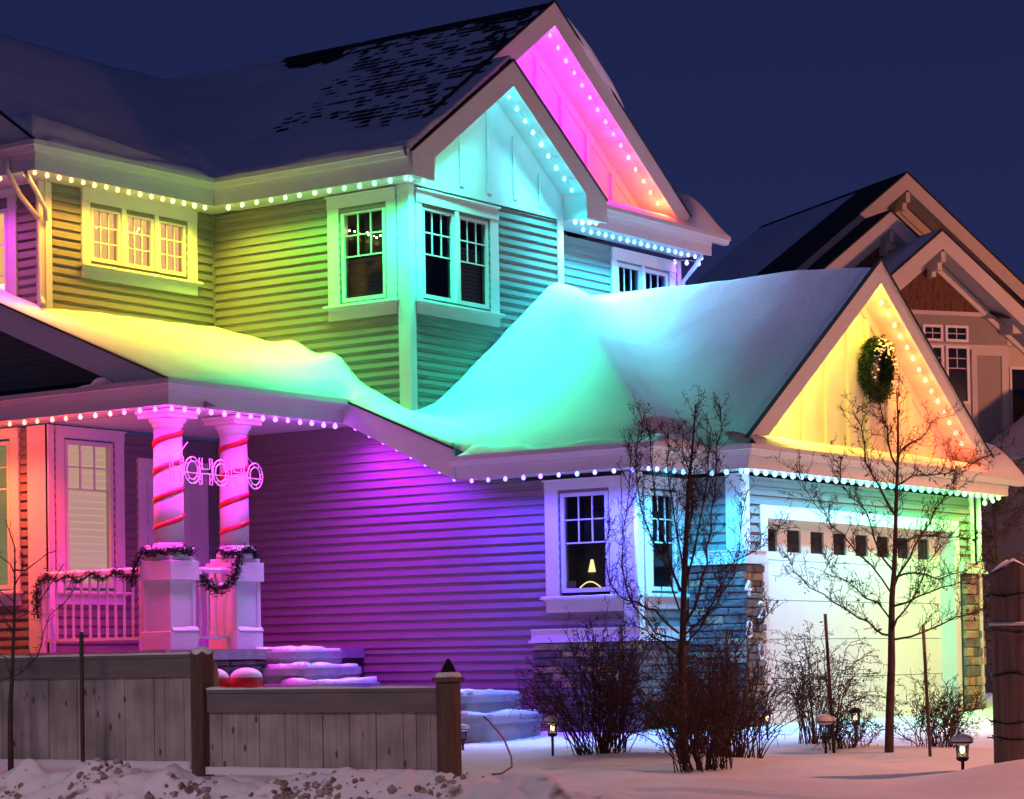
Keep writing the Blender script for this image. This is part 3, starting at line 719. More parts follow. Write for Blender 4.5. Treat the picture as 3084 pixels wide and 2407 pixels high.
def bare(x, y):
    """how bare the upper roof is: >0 bare"""
    if x < -21.65 and (y < 23.9): return -1
    s = (y-23.6)
    n1 = fbm(x*.9, y*.9, 11, 3)
    b = -1.0
    b = max(b, (s-3.05)/.5+.9*n1)                                       # ridge strip
    b = max(b, (x+21.6)/1.5*.7+(s-2.0)/1.3*.8+1.2*n1-.12)               # towards the main gable
    b = max(b, .9*math.exp(-((x+20.0)/.8)**2-((s-2.0)/.45)**2)+.9*n1-.15)
    b = max(b, .95*math.exp(-((x+18.9)/.7)**2-((s-1.35)/.4)**2)+.8*n1-.2)
    b = max(b, (.8*math.exp(-((x+21.2)/.7)**2-((s-2.3)/.35)**2))+.7*n1-.35)
    b *= 1
    if s < .8: b -= (.8-s)*3
    if x < -23.2: b -= 0 if s > 3.2 else 1.5
    return b
def snow_up(x, y):
    q = sstep(-21.3, -22.2, x)
    r = up_roof(x, y, .5*q); b = bare(x, y)
    # right part: thin snow the shingle butts show through
    tr = .060-.047*sstep(-.45, .25, b)-.012*sstep(1.2, 1.9, b) + .013*fbm(x*6, y*9, 5)*sstep(-.4, .2, b)+.01*fbm(x, y, 2)
    e_ = y-23.6
    if e_ < .5: tr = max(tr, .02+(.05+.07*abs(fbm(x*1.3, 2, 4)))*(1-e_/.5))
    if y > 27.2: tr = min(tr, .006)
    # left part: deep drift
    tl = .12+.08*fbm(x*.8, y*.8, 9)
    v = abs((-21.6-x)-(y-23.6))
    if y > 23.6: tl += .08*math.exp(-(v/.6)**2)-.13*sstep(-.2, .6, b if y > 24 else -1)*sstep(-24.2, -23.0, x)
    tl += .05*sstep(23.9, 21, y)*sstep(-22.2, -24, x)
    el = min(-21.6-x if y < 23.6 else 9, y-20.42)
    tl = max(.01 if b < 0 else -.01, tl*(.3+.7*sstep(0, .3, el)))
    if el < .6 and x > -23: tl = max(tl, (.05+.09*abs(fbm(1, y*1.6, 4)))*(1-el/.6))
    return r+tr*(1-q)+tl*q
xs2 = axis([-26.5, -24.75, -23.75, -21.6, -18.65], .05); ys2 = axis([20.42, 23.6, 25.83, 27.25, 27.98, 30.85], .05)
field('roof_snow', xs2, ys2, in_up, snow_up, lambda x, y: up_roof(x, y)-.03, M['snow'], kind='stuff', label='thin wind scoured snow on the main upper roof', category='snow')
sg = lambda x, y: min(UZ+MU*(y-23.6), 7.89-.705*(y-25.83))
o = field('roof', axis([-18.65, -18.35], .1), axis([23.6, 25.83, 27.98], .1), lambda x, y: True, sg, lambda x, y: sg(x, y)-.012, M['shingle']); o.parent = house
def snow_sg(x, y):
    b = bare(x, y); t = .06-.047*sstep(-.45, .25, b)-.012*sstep(1.2, 1.9, b)+.013*fbm(x*6, y*9, 5)
    if y < 24.1: t = max(t, .02+.07*(1-(y-23.6)/.5))
    if y > 25.8: t = .01+.035*max(0, fbm(3, y*2, 1))
    return sg(x, y)+t
field('roof_snow', axis([-18.65, -18.345], .05), axis([23.6, 25.83, 27.98], .05), lambda x, y: True, snow_sg, lambda x, y: sg(x, y)-.03, M['snow'], kind='stuff', label='thin snow on the front strip of roof above the blue lit gable', category='snow')
# shingle tabs standing proud of the roof, showing through the thin snow
tabs = []
course = .135; c_ = math.cos(math.atan(MU)); sn_ = math.sin(math.atan(MU))
s_ = .3
row = 0
while s_ < 3.62/c_:
    y = 23.6+s_*c_; x = -24.0+(row % 3)*.11
    while x < -18.40:
        w_ = R.uniform(.12, .22)
        xc = x+w_/2
        lim = -18.40 if y < 25.8 else -18.68
        if x+w_ < lim and bare(xc, y) > -.35 and R.random() < .60: tabs.append((x, w_-.03, s_, R.uniform(.004, .022)))
        x += w_
    s_ += course; row += 1
def tab_geo(mb, x, w_, s_, t):
    def P(xx, ss, n_): return (xx, 23.6+ss*c_-n_*sn_, UZ+ss*sn_+n_*c_)
    L_ = course*1.02
    mb.add([P(x, s_, t+.010), P(x+w_, s_, t+.010), P(x+w_, s_+L_, .004), P(x, s_+L_, .004), P(x, s_, -.01), P(x+w_, s_, -.01)], [(0,1,2,3),(4,5,1,0),(0,3,4),(1,5,2)])
tabs.sort(key=lambda t: -t[0])
sh = empty('shingle_field'); sh.parent = house
for t in tabs[:300]: mb = MB(); tab_geo(mb, *t); mb.build('shingle', M['shingle'], sh)
mb = MB()
for t in tabs[300:]: tab_geo(mb, *t)
mb.build('shingles', M['shingle'], sh, kind='stuff')
# ridge caps
mb = MB(); x = -18.66
while x > -23.75:
    for s in (-1, 1): mb.add([(x, 27.25, 8.995), (x-.29, 27.25, 8.985), (x-.29, 27.25+s*.16, 8.985-MU*.16), (x, 27.25+s*.16, 8.998-MU*.16)], [(0, 1, 2, 3)])
    x -= .14
mb.build('ridge_cap', M['shingle'], house)
# loaves of snow lying on the gutters below the gables
def loaf(name, x0, x1, y0, y1, z, hf, label):
    k = 12; ys_ = axis([y0, y1], .08); mb = MB(); n_ = len(ys_)
    for j, y in enumerate(ys_):
        for i in range(k+1):
            a = i/k; h = hf(y); pro = (math.sin(math.pi*(1-(1-a)*.5))**.55 if a > 0 else 1)
            # back (a=0, against the gable) high, rolling over the gutter at a=1
            x = x0+(x1-x0)*a+ .05*math.sin(math.pi*a)*min(1, h/.2)
            zz = z+h*(math.cos(a*math.pi/2)**.6 if a < 1 else 0)
            tt = max(0, (y-(y1-.45))/.45); zz = z+(zz-z)*max(0, 1-tt**3)**.5; x = x-(x-x0)*.0*tt; zz = zz+.012*fbm(x*6, y*3, 4)*(1 if 0 < a < 1 else 0)
            mb.v.append((x, y, zz))
    for j in range(n_-1):
        for i in range(k): b = j*(k+1)+i; mb.f.append((b, b+1, b+k+2, b+k+1))
    b = (n_-1)*(k+1); mb.f.append(tuple(b+i for i in range(k+1)))
    mb.build(name, M['snow'], None, smooth=True, kind='stuff', label=label, category='snow')
loaf('gutter_snow', -14.71, -14.17, 24.75, 32.42, 2.47, lambda y: .20+.04*fbm(y, 1, 2)+.34*sstep(31.2, 31.65, y)*(1-sstep(31.85, 32.4, y)*.45), 'rounded snow on the ledge below the garage gable')
loaf('gutter_snow', -19.16, -18.52, 27.95, 31.70, 6.33, lambda y: .21+.03*fbm(y, 5, 2)+.46*sstep(30.6, 30.85, y)*(1-sstep(31.0, 31.7, y)*.8), 'rounded snow on the ledge below the tall pink gable')
def lip(F, u0, u1, z, label, sd):
    n_ = int((u1-u0)/.05); mb = MB(); prof = ((0, -.16), (.9, -.13), (1, -.04), (.92, .05), (.6, .115), (0, .135))
    for i in range(n_+1):
        u = u0+(u1-u0)*i/n_; h = max(.02, .085+.17*fbm(u*.9, sd, 1, 3)+.03*fbm(u*5, sd, 4, 2))*min(1, i/4+.1, (n_-i)/4+.1)
        for hh, d in prof: mb.v.append(F(u, z+h*hh+.012*fbm(u*8, d*20, sd), d))
    for i in range(n_):
        for j in range(5): b_ = i*6+j; mb.f.append((b_, b_+1, b_+7, b_+6))
    mb.build('eave_snow', M['snow'], None, smooth=True, kind='stuff', label=label, category='snow')
lip(FX(-21.6), 20.45, 23.5, UZ-.01, 'wavy lip of snow on the gutter above the triple window', 3); lip(FY(23.6), -21.5, -18.40, UZ-.01, 'wavy lip of snow on the side gutter left of the blue gable', 8)
lip(FY(23.6), -17.6, -14.95, GZ-.01, 'lip of snow on the gutter above the small window', 12); lip(FX(-14.92), 23.55, 24.7, GZ-.01, 'lip of snow on the short gutter behind the many stemmed tree', 17)
# roof behind the gable returns that carries those loaves
part('return_roof', MB().box((-14.70, 24.8, 2.25), (-14.31, 32.0, 2.46)), M['shingle']); part('return_roof', MB().box((-19.15, 28.0, 6.06), (-18.66, 31.25, 6.32)), M['shingle'])
part('gable_back', MB().prism([(-18.72, 24.1, 6.2), (-18.72, 27.5, 6.2), (-18.72, 25.83, 7.5)][::-1], [(-18.80, 24.1, 6.2), (-18.80, 27.5, 6.2), (-18.80, 25.83, 7.5)][::-1]), M['white'])
# snow cornice on the tall gable's far rake
mb = MB(); ring = 8; pts = []
for i in range(22):
    t = i/21; u = 27.3+.2+1.55*t; r_ = .075*math.sin(math.pi*min(1, t*1.02))**.6*(1+.3*fbm(t*5, 1, 1))+.004
    pts.append(((-18.66, u, 9.03-MU*(u-27.25)+.02), r_))
mb.tube([p for p, r_ in pts], [r_ for p, r_ in pts], ring); mb.build('snow_cornice', M['snow'], None, smooth=True, kind='stuff', label='curl of pink lit snow on the far slope of the tallest gable', category='snow')
# snow heap on the porch skirt roof
mb = MB(); mb.sphere((-20.50, 20.42, 3.30), .15, 12, (1.2, .5, .8)); mb.sphere((-20.72, 20.42, 3.29), .12, 10, (1.9, .45, .5)); mb.sphere((-20.3, 20.42, 3.29), .09, 10, (1.8, .5, .6)); mb.build('snow_heap', M['snow'], None, smooth=True, kind='stuff', label='small heap of snow in the corner of the porch gutter', category='snow')

#@@LIGHTS
# ------------------------------------------------------------------ light strings
bulb_mesh = {}
def bulb(col, r):
    key = (tuple(round(c, 2) for c in col), r)
    if key in bulb_mesh: return bulb_mesh[key]
    mb = MB().lathe((0, 0, 0), [(r*.25, -r*1.15), (r*.8, -r*.75), (r, -r*.1), (r*.8, r*.6), (r*.45, r*.95), (r*.4, r*1.35)], 10)
    me = mb.mesh('bulb'); mx = max(col); c = [min(1, .14+.86*v/mx) for v in col]
    m = emit('bulb_glow', [v2 for v, v2 in zip(col, c)], 5); m.cycles.emission_sampling = 'NONE'
    me.materials.append(m); me.polygons.foreach_set('use_smooth', [True]*len(me.polygons)); bulb_mesh[key] = me; return me
def mixc(cols, t):
    t = max(0, min(1, t))*(len(cols)-1); i = min(int(t), len(cols)-2); f = t-i
    return tuple(a+(b-a)*f for a, b in zip(cols[i], cols[i+1]))
LIGHTS = 0
def string(label, a, b, n_, cols, power, r=.027, spot=None, aim=(0, 0, -1), every=1, jitter=.006, offs=(0, 0, 0), vis=True, ramp=None, glow=0):
    global LIGHTS
    T = thing('light_string', label, 'string lights', 'rainbow lights along the eaves', tuple(a))
    a = Vector(a); b = Vector(b); off = Vector(offs)
    wire = []
    for i in range(n_):
        t = i/max(1, n_-1); p = a.lerp(b, t); p = p+Vector((R.uniform(-jitter, jitter), R.uniform(-jitter, jitter), R.uniform(-jitter, jitter)*.7)); c = mixc(cols, t)
        cq = tuple(round(v*10)/10 for v in c)
        rr = r*R.uniform(.92, 1.1); o = bpy.data.objects.new('bulb', bulb(cq, r)); o.scale = (rr/r,)*3; COL.objects.link(o); o.parent = T; o.location = p-a
        wire.append(p-a+Vector((0, 0, r*1.5)));
        if i % every == 0:
            l = bpy.data.lights.new('bulb_light', 'SPOT' if spot else 'POINT'); l.energy = power*every; l.color = c; l.shadow_soft_size = .10
            if spot: l.spot_size = rad(spot); l.spot_blend = 1.0
            lo = bpy.data.objects.new('bulb_light', l); COL.objects.link(lo); lo.parent = T; lo.location = p-a+off
            if ramp: l.energy *= ramp[0]+(ramp[1]-ramp[0])*t
            if spot: lo.rotation_euler = Vector(aim).to_track_quat('-Z', 'Y').to_euler()
            LIGHTS += 1
            if glow and i % 2 == 0:
                l = bpy.data.lights.new('bulb_glow', 'POINT'); l.energy = power*glow*2; l.color = c; l.shadow_soft_size = .05
                lo = bpy.data.objects.new('bulb_glow', l); COL.objects.link(lo); lo.parent = T; lo.location = p-a+Vector((-.01, 0, -.07))
    if len(wire) > 1:
        pts = []
        for p, q in zip(wire, wire[1:]): pts += [p, (p+q)/2-Vector((0, 0, .012))]
        pts.append(wire[-1]); MB().tube(pts, .006, 4).build('cord', M['bulb_wire'], T)
RED = (1, .06, .03); RORG = (1, .16, .03); ORG = (1, .32, .03); YEL = (1, .70, .045); YG = (.72, 1, .05); GRN = (.12, 1, .08); TGR = (.05, 1, .32); TEAL = (.05, .95, .62)
CYA = (.015, .70, .90); SKY = (.06, .45, 1); BLU = (.06, .12, 1); IND = (.24, .08, 1); VIO = (.42, .05, 1); MAG = (.85, .02, .95); PNK = (1, .02, .55); ICE = (.45, .95, 1)
PW = 44
SP = dict(spot=140, aim=(0, 0, -1)); GP = dict(spot=84, aim=(0, 0, -1))
string('orange to yellow lights under the eave above the triple window', (-21.66, 20.50, 6.0), (-21.66, 23.50, 6.0), 16, [ORG, (1, .5, .04), YEL, (.95, .9, .06)], PW*1.0, **SP)
string('two orange lights on the short eave left of the downspout', (-22.25, 20.48, 6.0), (-21.80, 20.48, 6.0), 2, [ORG, ORG], PW*.7, **SP)
string('magenta lights under the eave at the far left of the upper storey', (-24.2, 20.5, 6.0), (-22.6, 20.5, 6.0), 6, [MAG, MAG], PW, **SP)
string('yellow to green lights under the side eave left of the blue gable', (-21.40, 23.66, 6.0), (-18.45, 23.66, 6.0), 13, [(.80, .86, .06), (.40, 1, .06), (.09, 1, .07), (.015, 1, .15), (.015, 1, .40)], PW*1.25, ramp=(.9, 1.4), **SP)
string('two green lights at the corner below the blue gable', (-18.42, 23.72, 5.99), (-18.42, 23.98, 5.99), 2, [(.02, 1, .45), (.02, .95, .62)], PW*4.4, **SP)
for s, cols, lab in ((1, [CYA, (.1, .85, 1), CYA], 'cyan lights on the right slope of the smaller blue lit gable'), (-1, [CYA, TEAL, TEAL], 'cyan lights on the left slope of the smaller blue lit gable')):
    dz = 0 if s > 0 else .115
    string(lab, (-18.42, 25.83+s*.02, 7.40+dz), (-18.42, 25.83+s*1.45, 7.40-.715*1.43+dz), 9 if s > 0 else 8, cols, PW*2.6, offs=(.0, 0, -.05), glow=.006, ramp=(.10, 1.7), **GP)
for s, cols, lab in ((1, [MAG, MAG, PNK, (1, .03, .25), (1, .07, .03), (1, .16, .02)], 'magenta to red lights on the right slope of the tallest gable'), (-1, [MAG, MAG], 'magenta lights on the left slope of the tallest gable')):
    k = 15 if s > 0 else 7
    dz = 0 if s > 0 else .10
    string(lab, (-18.73, 27.25+s*.02, 8.55+dz), (-18.73, 27.25+s*(2.72 if s > 0 else 1.3), 8.55+dz-.715*(2.70 if s > 0 else 1.28)), k, cols, PW*.30, offs=(.05, 0, -.05), glow=.22, **SP)
for s, cols, lab in ((1, [(1, .5, .04), (1, .36, .03), (1, .26, .03), (1, .16, .02), RED], 'yellow to red lights on the right slope of the garage gable'), (-1, [YEL, YEL, (1, .8, .1)], 'yellow lights on the left slope of the garage gable')):
    dz = 0 if s > 0 else .10
    string(lab, (-14.38, 28.22+s*.02, 4.70+dz), (-14.38, 28.22+s*2.52, 4.70+dz-.725*2.50), 15, cols, PW*.42, offs=(.03, 0, -.05), glow=.08, **SP)
string('small cyan cluster between the blue gable and the far eave', (-18.55, 27.55, 6.0), (-18.45, 27.90, 6.02), 4, [ICE, ICE], PW*.5, **SP)
string('blue to violet lights under the far upper eave', (-18.72, 28.0, 5.97), (-18.72, 31.15, 5.97), 18, [CYA, (.03, .66, 1), (.03, .55, 1), (.03, .42, 1), (.03, .30, 1), (.10, .18, 1)], PW*3.0, offs=(.09, 0, -.02), spot=172, aim=(.35, 0, -1))
string('three violet lights at the far end of the upper eave', (-19.1, 31.0, 5.93), (-18.8, 31.2, 5.90), 3, [IND, IND], PW*.3, r=.03, **SP)
string('red lights on the side eave of the porch', (-23.6, 20.50, 2.99), (-19.72, 20.50, 2.99), 17, [ORG, RORG, RED, RED, RED, (1, .05, .25), MAG], PW*1.5, offs=(0, -.13, -.05), glow=.03, r=.025, **SP)
string('magenta lights on the front eave of the porch', (-19.52, 20.56, 2.99), (-19.52, 23.52, 2.99), 14, [(.95, .035, .9), (.9, .03, .95), (.45, .012, .9), (.28, .01, .8)], PW*1.3, ramp=(1.35, .35), offs=(.13, 0, -.05), glow=.03, **SP)
string('small magenta lights down the slope between porch and bay', (-19.30, 23.64, 2.95), (-17.76, 23.64, 2.225), 8, [(.58, .012, 1), (.34, .012, 1), (.08, .02, 1)], PW*1.2, ramp=(2.0, .3), r=.021, spot=150, aim=(0, .25, -1))
string('violet lights under the side eave above the small window', (-17.52, 23.66, 2.19), (-15.20, 23.66, 2.19), 10, [(.16, .02, 1), (.06, .04, 1), (.05, .07, 1), (.14, .14, 1)], PW*1.9, r=.025, **SP)
string('blue lights on the front eave of the bay behind the tree', (-14.98, 23.66, 2.19), (-14.98, 24.6, 2.19), 6, [(.10, .22, 1), (.03, .42, 1), (.02, .62, 1)], PW*1.9, r=.024, **SP)
string('cyan lights on the garage side eave', (-14.82, 24.80, 2.19), (-14.42, 24.80, 2.19), 3, [(.01, .34, 1), (.02, .5, .95)], PW*1.7, **SP)
string('cyan to green lights above the garage door', (-14.36, 24.84, 2.19), (-14.36, 31.85, 2.19), 33, [(.10, .45, 1), (.10, .55, 1), (.05, .72, .85), (.04, .85, .55), (.04, 1, .22), (.16, 1, .10)], PW*.95, glow=.03, r=.031, **SP)
string('two green lights at the garage downspout', (-14.5, 31.7, 2.12), (-14.42, 31.8, 2.15), 2, [GRN, GRN], PW*.5, r=.03, **SP)

#@@DECOR
# ------------------------------------------------------------------ decorations
def ribbon(c, z0, z1, r, pitch, label, ph):
    mb = MB(); n_ = 160; w_ = .062; turns = (z1-z0)/pitch
    for i in range(n_+1):
        t = i/n_; a = ph+2*math.pi*turns*t; z = z0+(z1-z0)*t; rr = r+.004+.002*math.sin(a*9)
        for dz in (-w_/2, w_/2): mb.v.append((c[0]+rr*math.cos(a), c[1]+rr*math.sin(a), z+dz+.006*math.sin(i*.37+dz*20)))
        for dz in (-w_/2, w_/2): mb.v.append((c[0]+(rr+.005)*math.cos(a), c[1]+(rr+.005)*math.sin(a), z+dz+.006*math.sin(i*.37+dz*20)))
    for i in range(n_):
        b = i*4; q = b+4
        mb.f += [(b+2, q+2, q+3, b+3), (b, b+1, q+1, q), (b, q, q+2, b+2), (b+1, b+3, q+3, q+1)]
    mb.build('ribbon', M['ribbon'], None, smooth=True, label=label, category='ribbon', group='red ribbons wound round the porch columns')
ribbon(P1, 1.42, 2.86, .176, .335, 'red glitter ribbon spiralling up the left porch column', .3)
ribbon(P2, 1.42, 2.80, .176, .335, 'red glitter ribbon spiralling up the right porch column', .6)
def needles(mb, c, n_, rad_, L=(.03, .07), flat=1.0):
    for _ in range(n_):
        d = Vector((R.gauss(0, 1), R.gauss(0, 1), R.gauss(0, 1)*flat)).normalized(); p = Vector(c)+Vector((R.gauss(0, 1), R.gauss(0, 1), R.gauss(0, 1)))*rad_*.45
        l = R.uniform(*L); s = d.cross(Vector((R.random(), R.random(), R.random()))).normalized()*.008; q = p+d*l
        mb.add([p-s, p+s, q+s*.3, q-s*.3], [(0, 1, 2, 3)])
def garland(pts, label, snow=.3, dens=34, rr=.06, cat='garland', clump=False):
    T = thing('garland', label, cat, 'evergreen garlands on the porch'); g = MB(); sn = MB(); pts = [Vector(p) for p in pts]
    MB().tube(pts, .012, 5).build('stem', M['twig'], T)
    for p, q in zip(pts, pts[1:]):
        k = max(2, int((q-p).length/.045))
        for i in range(k):
            c = p.lerp(q, i/k); cl = abs(math.sin(c.x*7.4))**2 if clump else 1; needles(g, c, int(dens*(.15+1.9*cl if clump else 1)), rr*(.4+1.2*cl if clump else 1), (.03, .08))
            if R.random() < snow: sn.sphere((c.x+R.uniform(-.03, .04), c.y+R.uniform(-.04, .03), c.z+rr*.75), R.uniform(.015, .03), 5, (1.5, 1.2, .6))
    g.build('foliage', M['needle'], T); 
    if sn.v: sn.build('garland_snow', M['snow'], T, smooth=True, kind='stuff')
def ring_pts(c, r, z, a0, a1, n_, wob=.03): return [(c[0]+r*math.cos(a0+(a1-a0)*i/n_), c[1]+r*math.sin(a0+(a1-a0)*i/n_), z+R.uniform(-wob, wob)) for i in range(n_+1)]
garland(ring_pts(P1, .24, 1.37, -2.6, 1.4, 10)+[], 'snow dusted garland round the foot of the left column', .5)
garland([(-20.16, 20.72, 1.36), (-20.25, 20.70, 1.22), (-20.3, 20.68, 1.05), (-20.3, 20.7, .95)], 'short garland hanging down the left side of the left pedestal', .1, rr=.05)
garland(ring_pts(P2, .24, 1.38, -1.6, 1.5, 9)+[], 'snow dusted garland round the foot of the right column', .6)
garland([(-19.72, 21.92, 1.34), (-19.70, 21.86, 1.22), (-19.70, 21.80, 1.08), (-19.74, 21.72, .96), (-19.80, 21.58, .90), (-19.84, 21.45, 1.02), (-19.86, 21.34, 1.10)], 'garland looping from the right column to the short railing', .5, rr=.075, dens=44)
rg = [(-21.98, 1.06), (-21.86, 1.14), (-21.7, 1.06), (-21.5, 1.13), (-21.3, 1.05), (-21.08, 1.14), (-20.9, 1.06), (-20.68, 1.15), (-20.5, 1.08), (-20.3, 1.08)]
garland([(x, 20.80, z) for x, z in rg], 'long sparse garland woven along the left railing', .12, rr=.045, dens=17, clump=True)
garland([(-22.0, 20.78, 1.0), (-22.0, 20.77, .8), (-21.98, 20.77, .62)], 'garland tail hanging at the left end of the railing', .05, rr=.06)
# wreath on the garage gable
T = thing('wreath', 'thick evergreen wreath dusted with snow hanging on the garage gable', 'wreath')
c = Vector((-14.60, 28.70, 3.74)); g = MB(); cords = []
for i in range(84):
    a = 2*math.pi*i/84; p = c+Vector((.015*math.sin(3*a), .31*math.cos(a), .33*math.sin(a))); cords.append(p); needles(g, p, 90, .10, (.03, .085))
g.build('foliage', M['needle'], T)
MB().tube(cords+[cords[0]], .055, 8, False).build('wreath_frame', M['needle'], T)
mb = MB()
for i in range(60):
    a = R.uniform(.5, 2.9) if R.random() < .7 else R.uniform(0, 6.28); p = c+Vector((.11+R.uniform(0, .03), .30*math.cos(a)+R.gauss(0, .05), .31*math.sin(a)+R.gauss(0, .05))); mb.sphere(p, R.uniform(.010, .026), 5, (.6, 1.3, .6))
mb.build('snow_flecks', M['snow'], T, kind='stuff')
# HO HO HO sign of white wire hung between the columns
T = thing('wire_sign', 'white wire sign reading HOHOHO hung between the two porch columns', 'sign')
Fs = FX(-19.72+.17)
def seg(mb, pts, r=.0075): mb.tube([Fs(u, z, 0) for u, z in pts], r, 5)
u = 20.50
for ch_, uc in (('H', 20.67), ('O', 20.935), ('H', 21.165), ('O', 21.42), ('H', 21.72), ('O', 22.03)):
    mb = MB(); zc = 2.30-.012*(uc-20.5); hh = .155; L_ = empty('letter'); 
    if ch_ == 'O':
        for r_ in (1, .68):
            seg(mb, [(uc+.135*r_*math.cos(2*math.pi*i/28), zc+hh*r_*math.sin(2*math.pi*i/28)) for i in range(29)])
        for k in range(8):
            a = 2*math.pi*(k+.25)/8; seg(mb, [(uc+.135*.68*math.cos(a), zc+hh*.68*math.sin(a)), (uc+.135*math.cos(a), zc+hh*math.sin(a))], .005)
    else:
        w_, t = .11, .045
        out = [(-w_, -hh), (-w_, hh), (-w_+t, hh), (-w_+t, t*.6), (w_-t, t*.6), (w_-t, hh), (w_, hh), (w_, -hh), (w_-t, -hh), (w_-t, -t*.6), (-w_+t, -t*.6), (-w_+t, -hh), (-w_, -hh)]
        seg(mb, [(uc+p, zc+q) for p, q in out])
        for q in (-hh*.6, hh*.6): seg(mb, [(uc-w_, zc+q), (uc-w_+t, zc+q)], .005); seg(mb, [(uc+w_-t, zc+q), (uc+w_, zc+q)], .005)
    bpy.data.objects.remove(L_); mb.build('letter', M['wire_white'], T)
mb = MB(); seg(mb, [(20.56, 2.27), (22.14, 2.25)], .005); seg(mb, [(20.60, 2.42), (20.74, 2.50), (20.86, 2.62)], .004); seg(mb, [(22.0, 2.42), (21.90, 2.5), (21.84, 2.55)], .004); mb.build('hanger_wire', M['wire_white'], T)

# ------------------------------------------------------------------ ground
FOOT = [(-12.9+.30*i+(.10 if i % 2 else -.10), 18.9-.42*i-(.12 if i % 3 else 0)) for i in range(9)]+[(-8.9-.35*i, 18.0+.45*i+(.12 if i % 2 else 0)) for i in range(6)]
def gz(x, y):
    z = -.93+.10*sstep(-11.8, -14.6, x)*sstep(22.0, 25.0, y)
    z += .035*fbm(x*.35, y*.35, 1, 3)+.02*fbm(x*1.1, y*1.1, 7, 3)
    # lumpy walked snow by the steps
    if -19 < x < -14 and 19.5 < y < 24.2: z += .03*fbm(x*5, y*5, 3, 3)
    # ploughed bank in front of the fence
    fall = sstep(-7.9, -10.6, x); crest = 14.25+.12*math.sin(x*.9)
    up = math.exp(-((y-crest)/.30)**2)*(.045+.24*max(-.1, fbm(x*1.9, y*2.0, 21, 4))+.03*math.sin(x*2.1))
    z += up*fall
    down = sstep(crest+.02, crest-.75, y)
    z -= .26*down*fall
    rough = sstep(crest+.5, crest, y)*fall
    z += rough*(.022*fbm(x*15, y*15, 2, 3)+.15*fbm(x*3.0, y*3.6, 9, 4)+.11*(.25-abs(fbm(x*6.5, y*7.5, 4, 4)))-.035*max(0, noise.cell(Vector((x*9, y*9, 1)))-.4))
    z -= .10*sstep(15.5, 12.5, y)*(1-fall)
    # heap round the log post and a drift to its left
    z += .16*math.exp(-((x+7.0)**2+(y-16.4)**2)/.5)+.07*math.exp(-((x+8.6)**2*.6+(y-15.6)**2)/.8)
    z += .25*math.exp(-((x+14)**2/6+(y-35)**2/5))*1.6
    if x > -14.5 and 14.5 < y < 23.5:      # wind drifts and a few half filled footprints
        z += .022*math.sin((x*.8+y*1.3)*1.7+2.2*fbm(x*.5, y*.5, 6))+.012*fbm(x*2.4, y*2.4, 15, 3)
        for fx, fy in FOOT:
            q = ((x-fx)/.10)**2+((y-fy)/.16)**2
            if q < 4: z -= .055*math.exp(-q)
    return z
xs = axis([-120, -45, -26, -19, -6.5, -4, 30, 120], 1e9); xs = axis([-120, -45], 12)+axis([-45, -26], 2.5)[1:]+axis([-26, -19], .5)[1:]+axis([-19, -6.4], .05)[1:]+axis([-6.4, 4], .8)[1:]+axis([4, 60], 8)[1:]
ys = axis([-30, 0], 6)+axis([0, 11], 1)[1:]+axis([11, 12.9], .3)[1:]+axis([12.9, 16.0], .04)[1:]+axis([16.0, 26], .07)[1:]+axis([26, 40], .4)[1:]+axis([40, 160], 10)[1:]
mb = MB(); 
for x in xs:
    for y in ys: mb.v.append((x, y, gz(x, y) if -40 < x < 10 and 0 < y < 60 else -.95))
ny = len(ys)
for i in range(len(xs)-1):
    for j in range(ny-1): mb.f.append((i*ny+j, (i+1)*ny+j, (i+1)*ny+j+1, i*ny+j+1))
gm = bpy.data.materials.new('ground_snow'); gm.use_nodes = True; t = gm.node_tree; b = t.nodes['Principled BSDF']; b.inputs['Roughness'].default_value = .75; b.inputs['Specular IOR Level'].default_value = .2
tcn = t.nodes.new('ShaderNodeTexCoord'); n1 = t.nodes.new('ShaderNodeTexNoise'); n1.inputs['Scale'].default_value = 9; n1.inputs['Detail'].default_value = 7; n2 = t.nodes.new('ShaderNodeTexNoise'); n2.inputs['Scale'].default_value = 3.4; n2.inputs['Detail'].default_value = 5
sp = t.nodes.new('ShaderNodeSeparateXYZ'); mr = t.nodes.new('ShaderNodeMapRange'); mr.inputs[1].default_value = 14.75; mr.inputs[2].default_value = 14.2
rp = t.nodes.new('ShaderNodeValToRGB'); rp.color_ramp.elements[0].position = .60; rp.color_ramp.elements[1].position = .72
mul = t.nodes.new('ShaderNodeMath'); mul.operation = 'MULTIPLY'; mx = t.nodes.new('ShaderNodeMixRGB'); mx.inputs[1].default_value = (.82, .83, .85, 1); mx.inputs[2].default_value = (.20, .14, .10, 1)
bp = t.nodes.new('ShaderNodeBump'); bp.inputs['Strength'].default_value = .45; bp.inputs['Distance'].default_value = .02
for n_ in (n1, n2, sp): t.links.new(tcn.outputs['Object'], n_.inputs[0])
t.links.new(sp.outputs['Y'], mr.inputs[0]); t.links.new(n2.outputs[0], rp.inputs[0]); t.links.new(rp.outputs[0], mul.inputs[0]); t.links.new(mr.outputs[0], mul.inputs[1])
t.links.new(mul.outputs[0], mx.inputs[0]); t.links.new(mx.outputs[0], b.inputs['Base Color']); t.links.new(n1.outputs[0], bp.inputs['Height']); t.links.new(bp.outputs[0], b.inputs['Normal'])
mb.build('ground', gm, None, smooth=True, kind='structure')
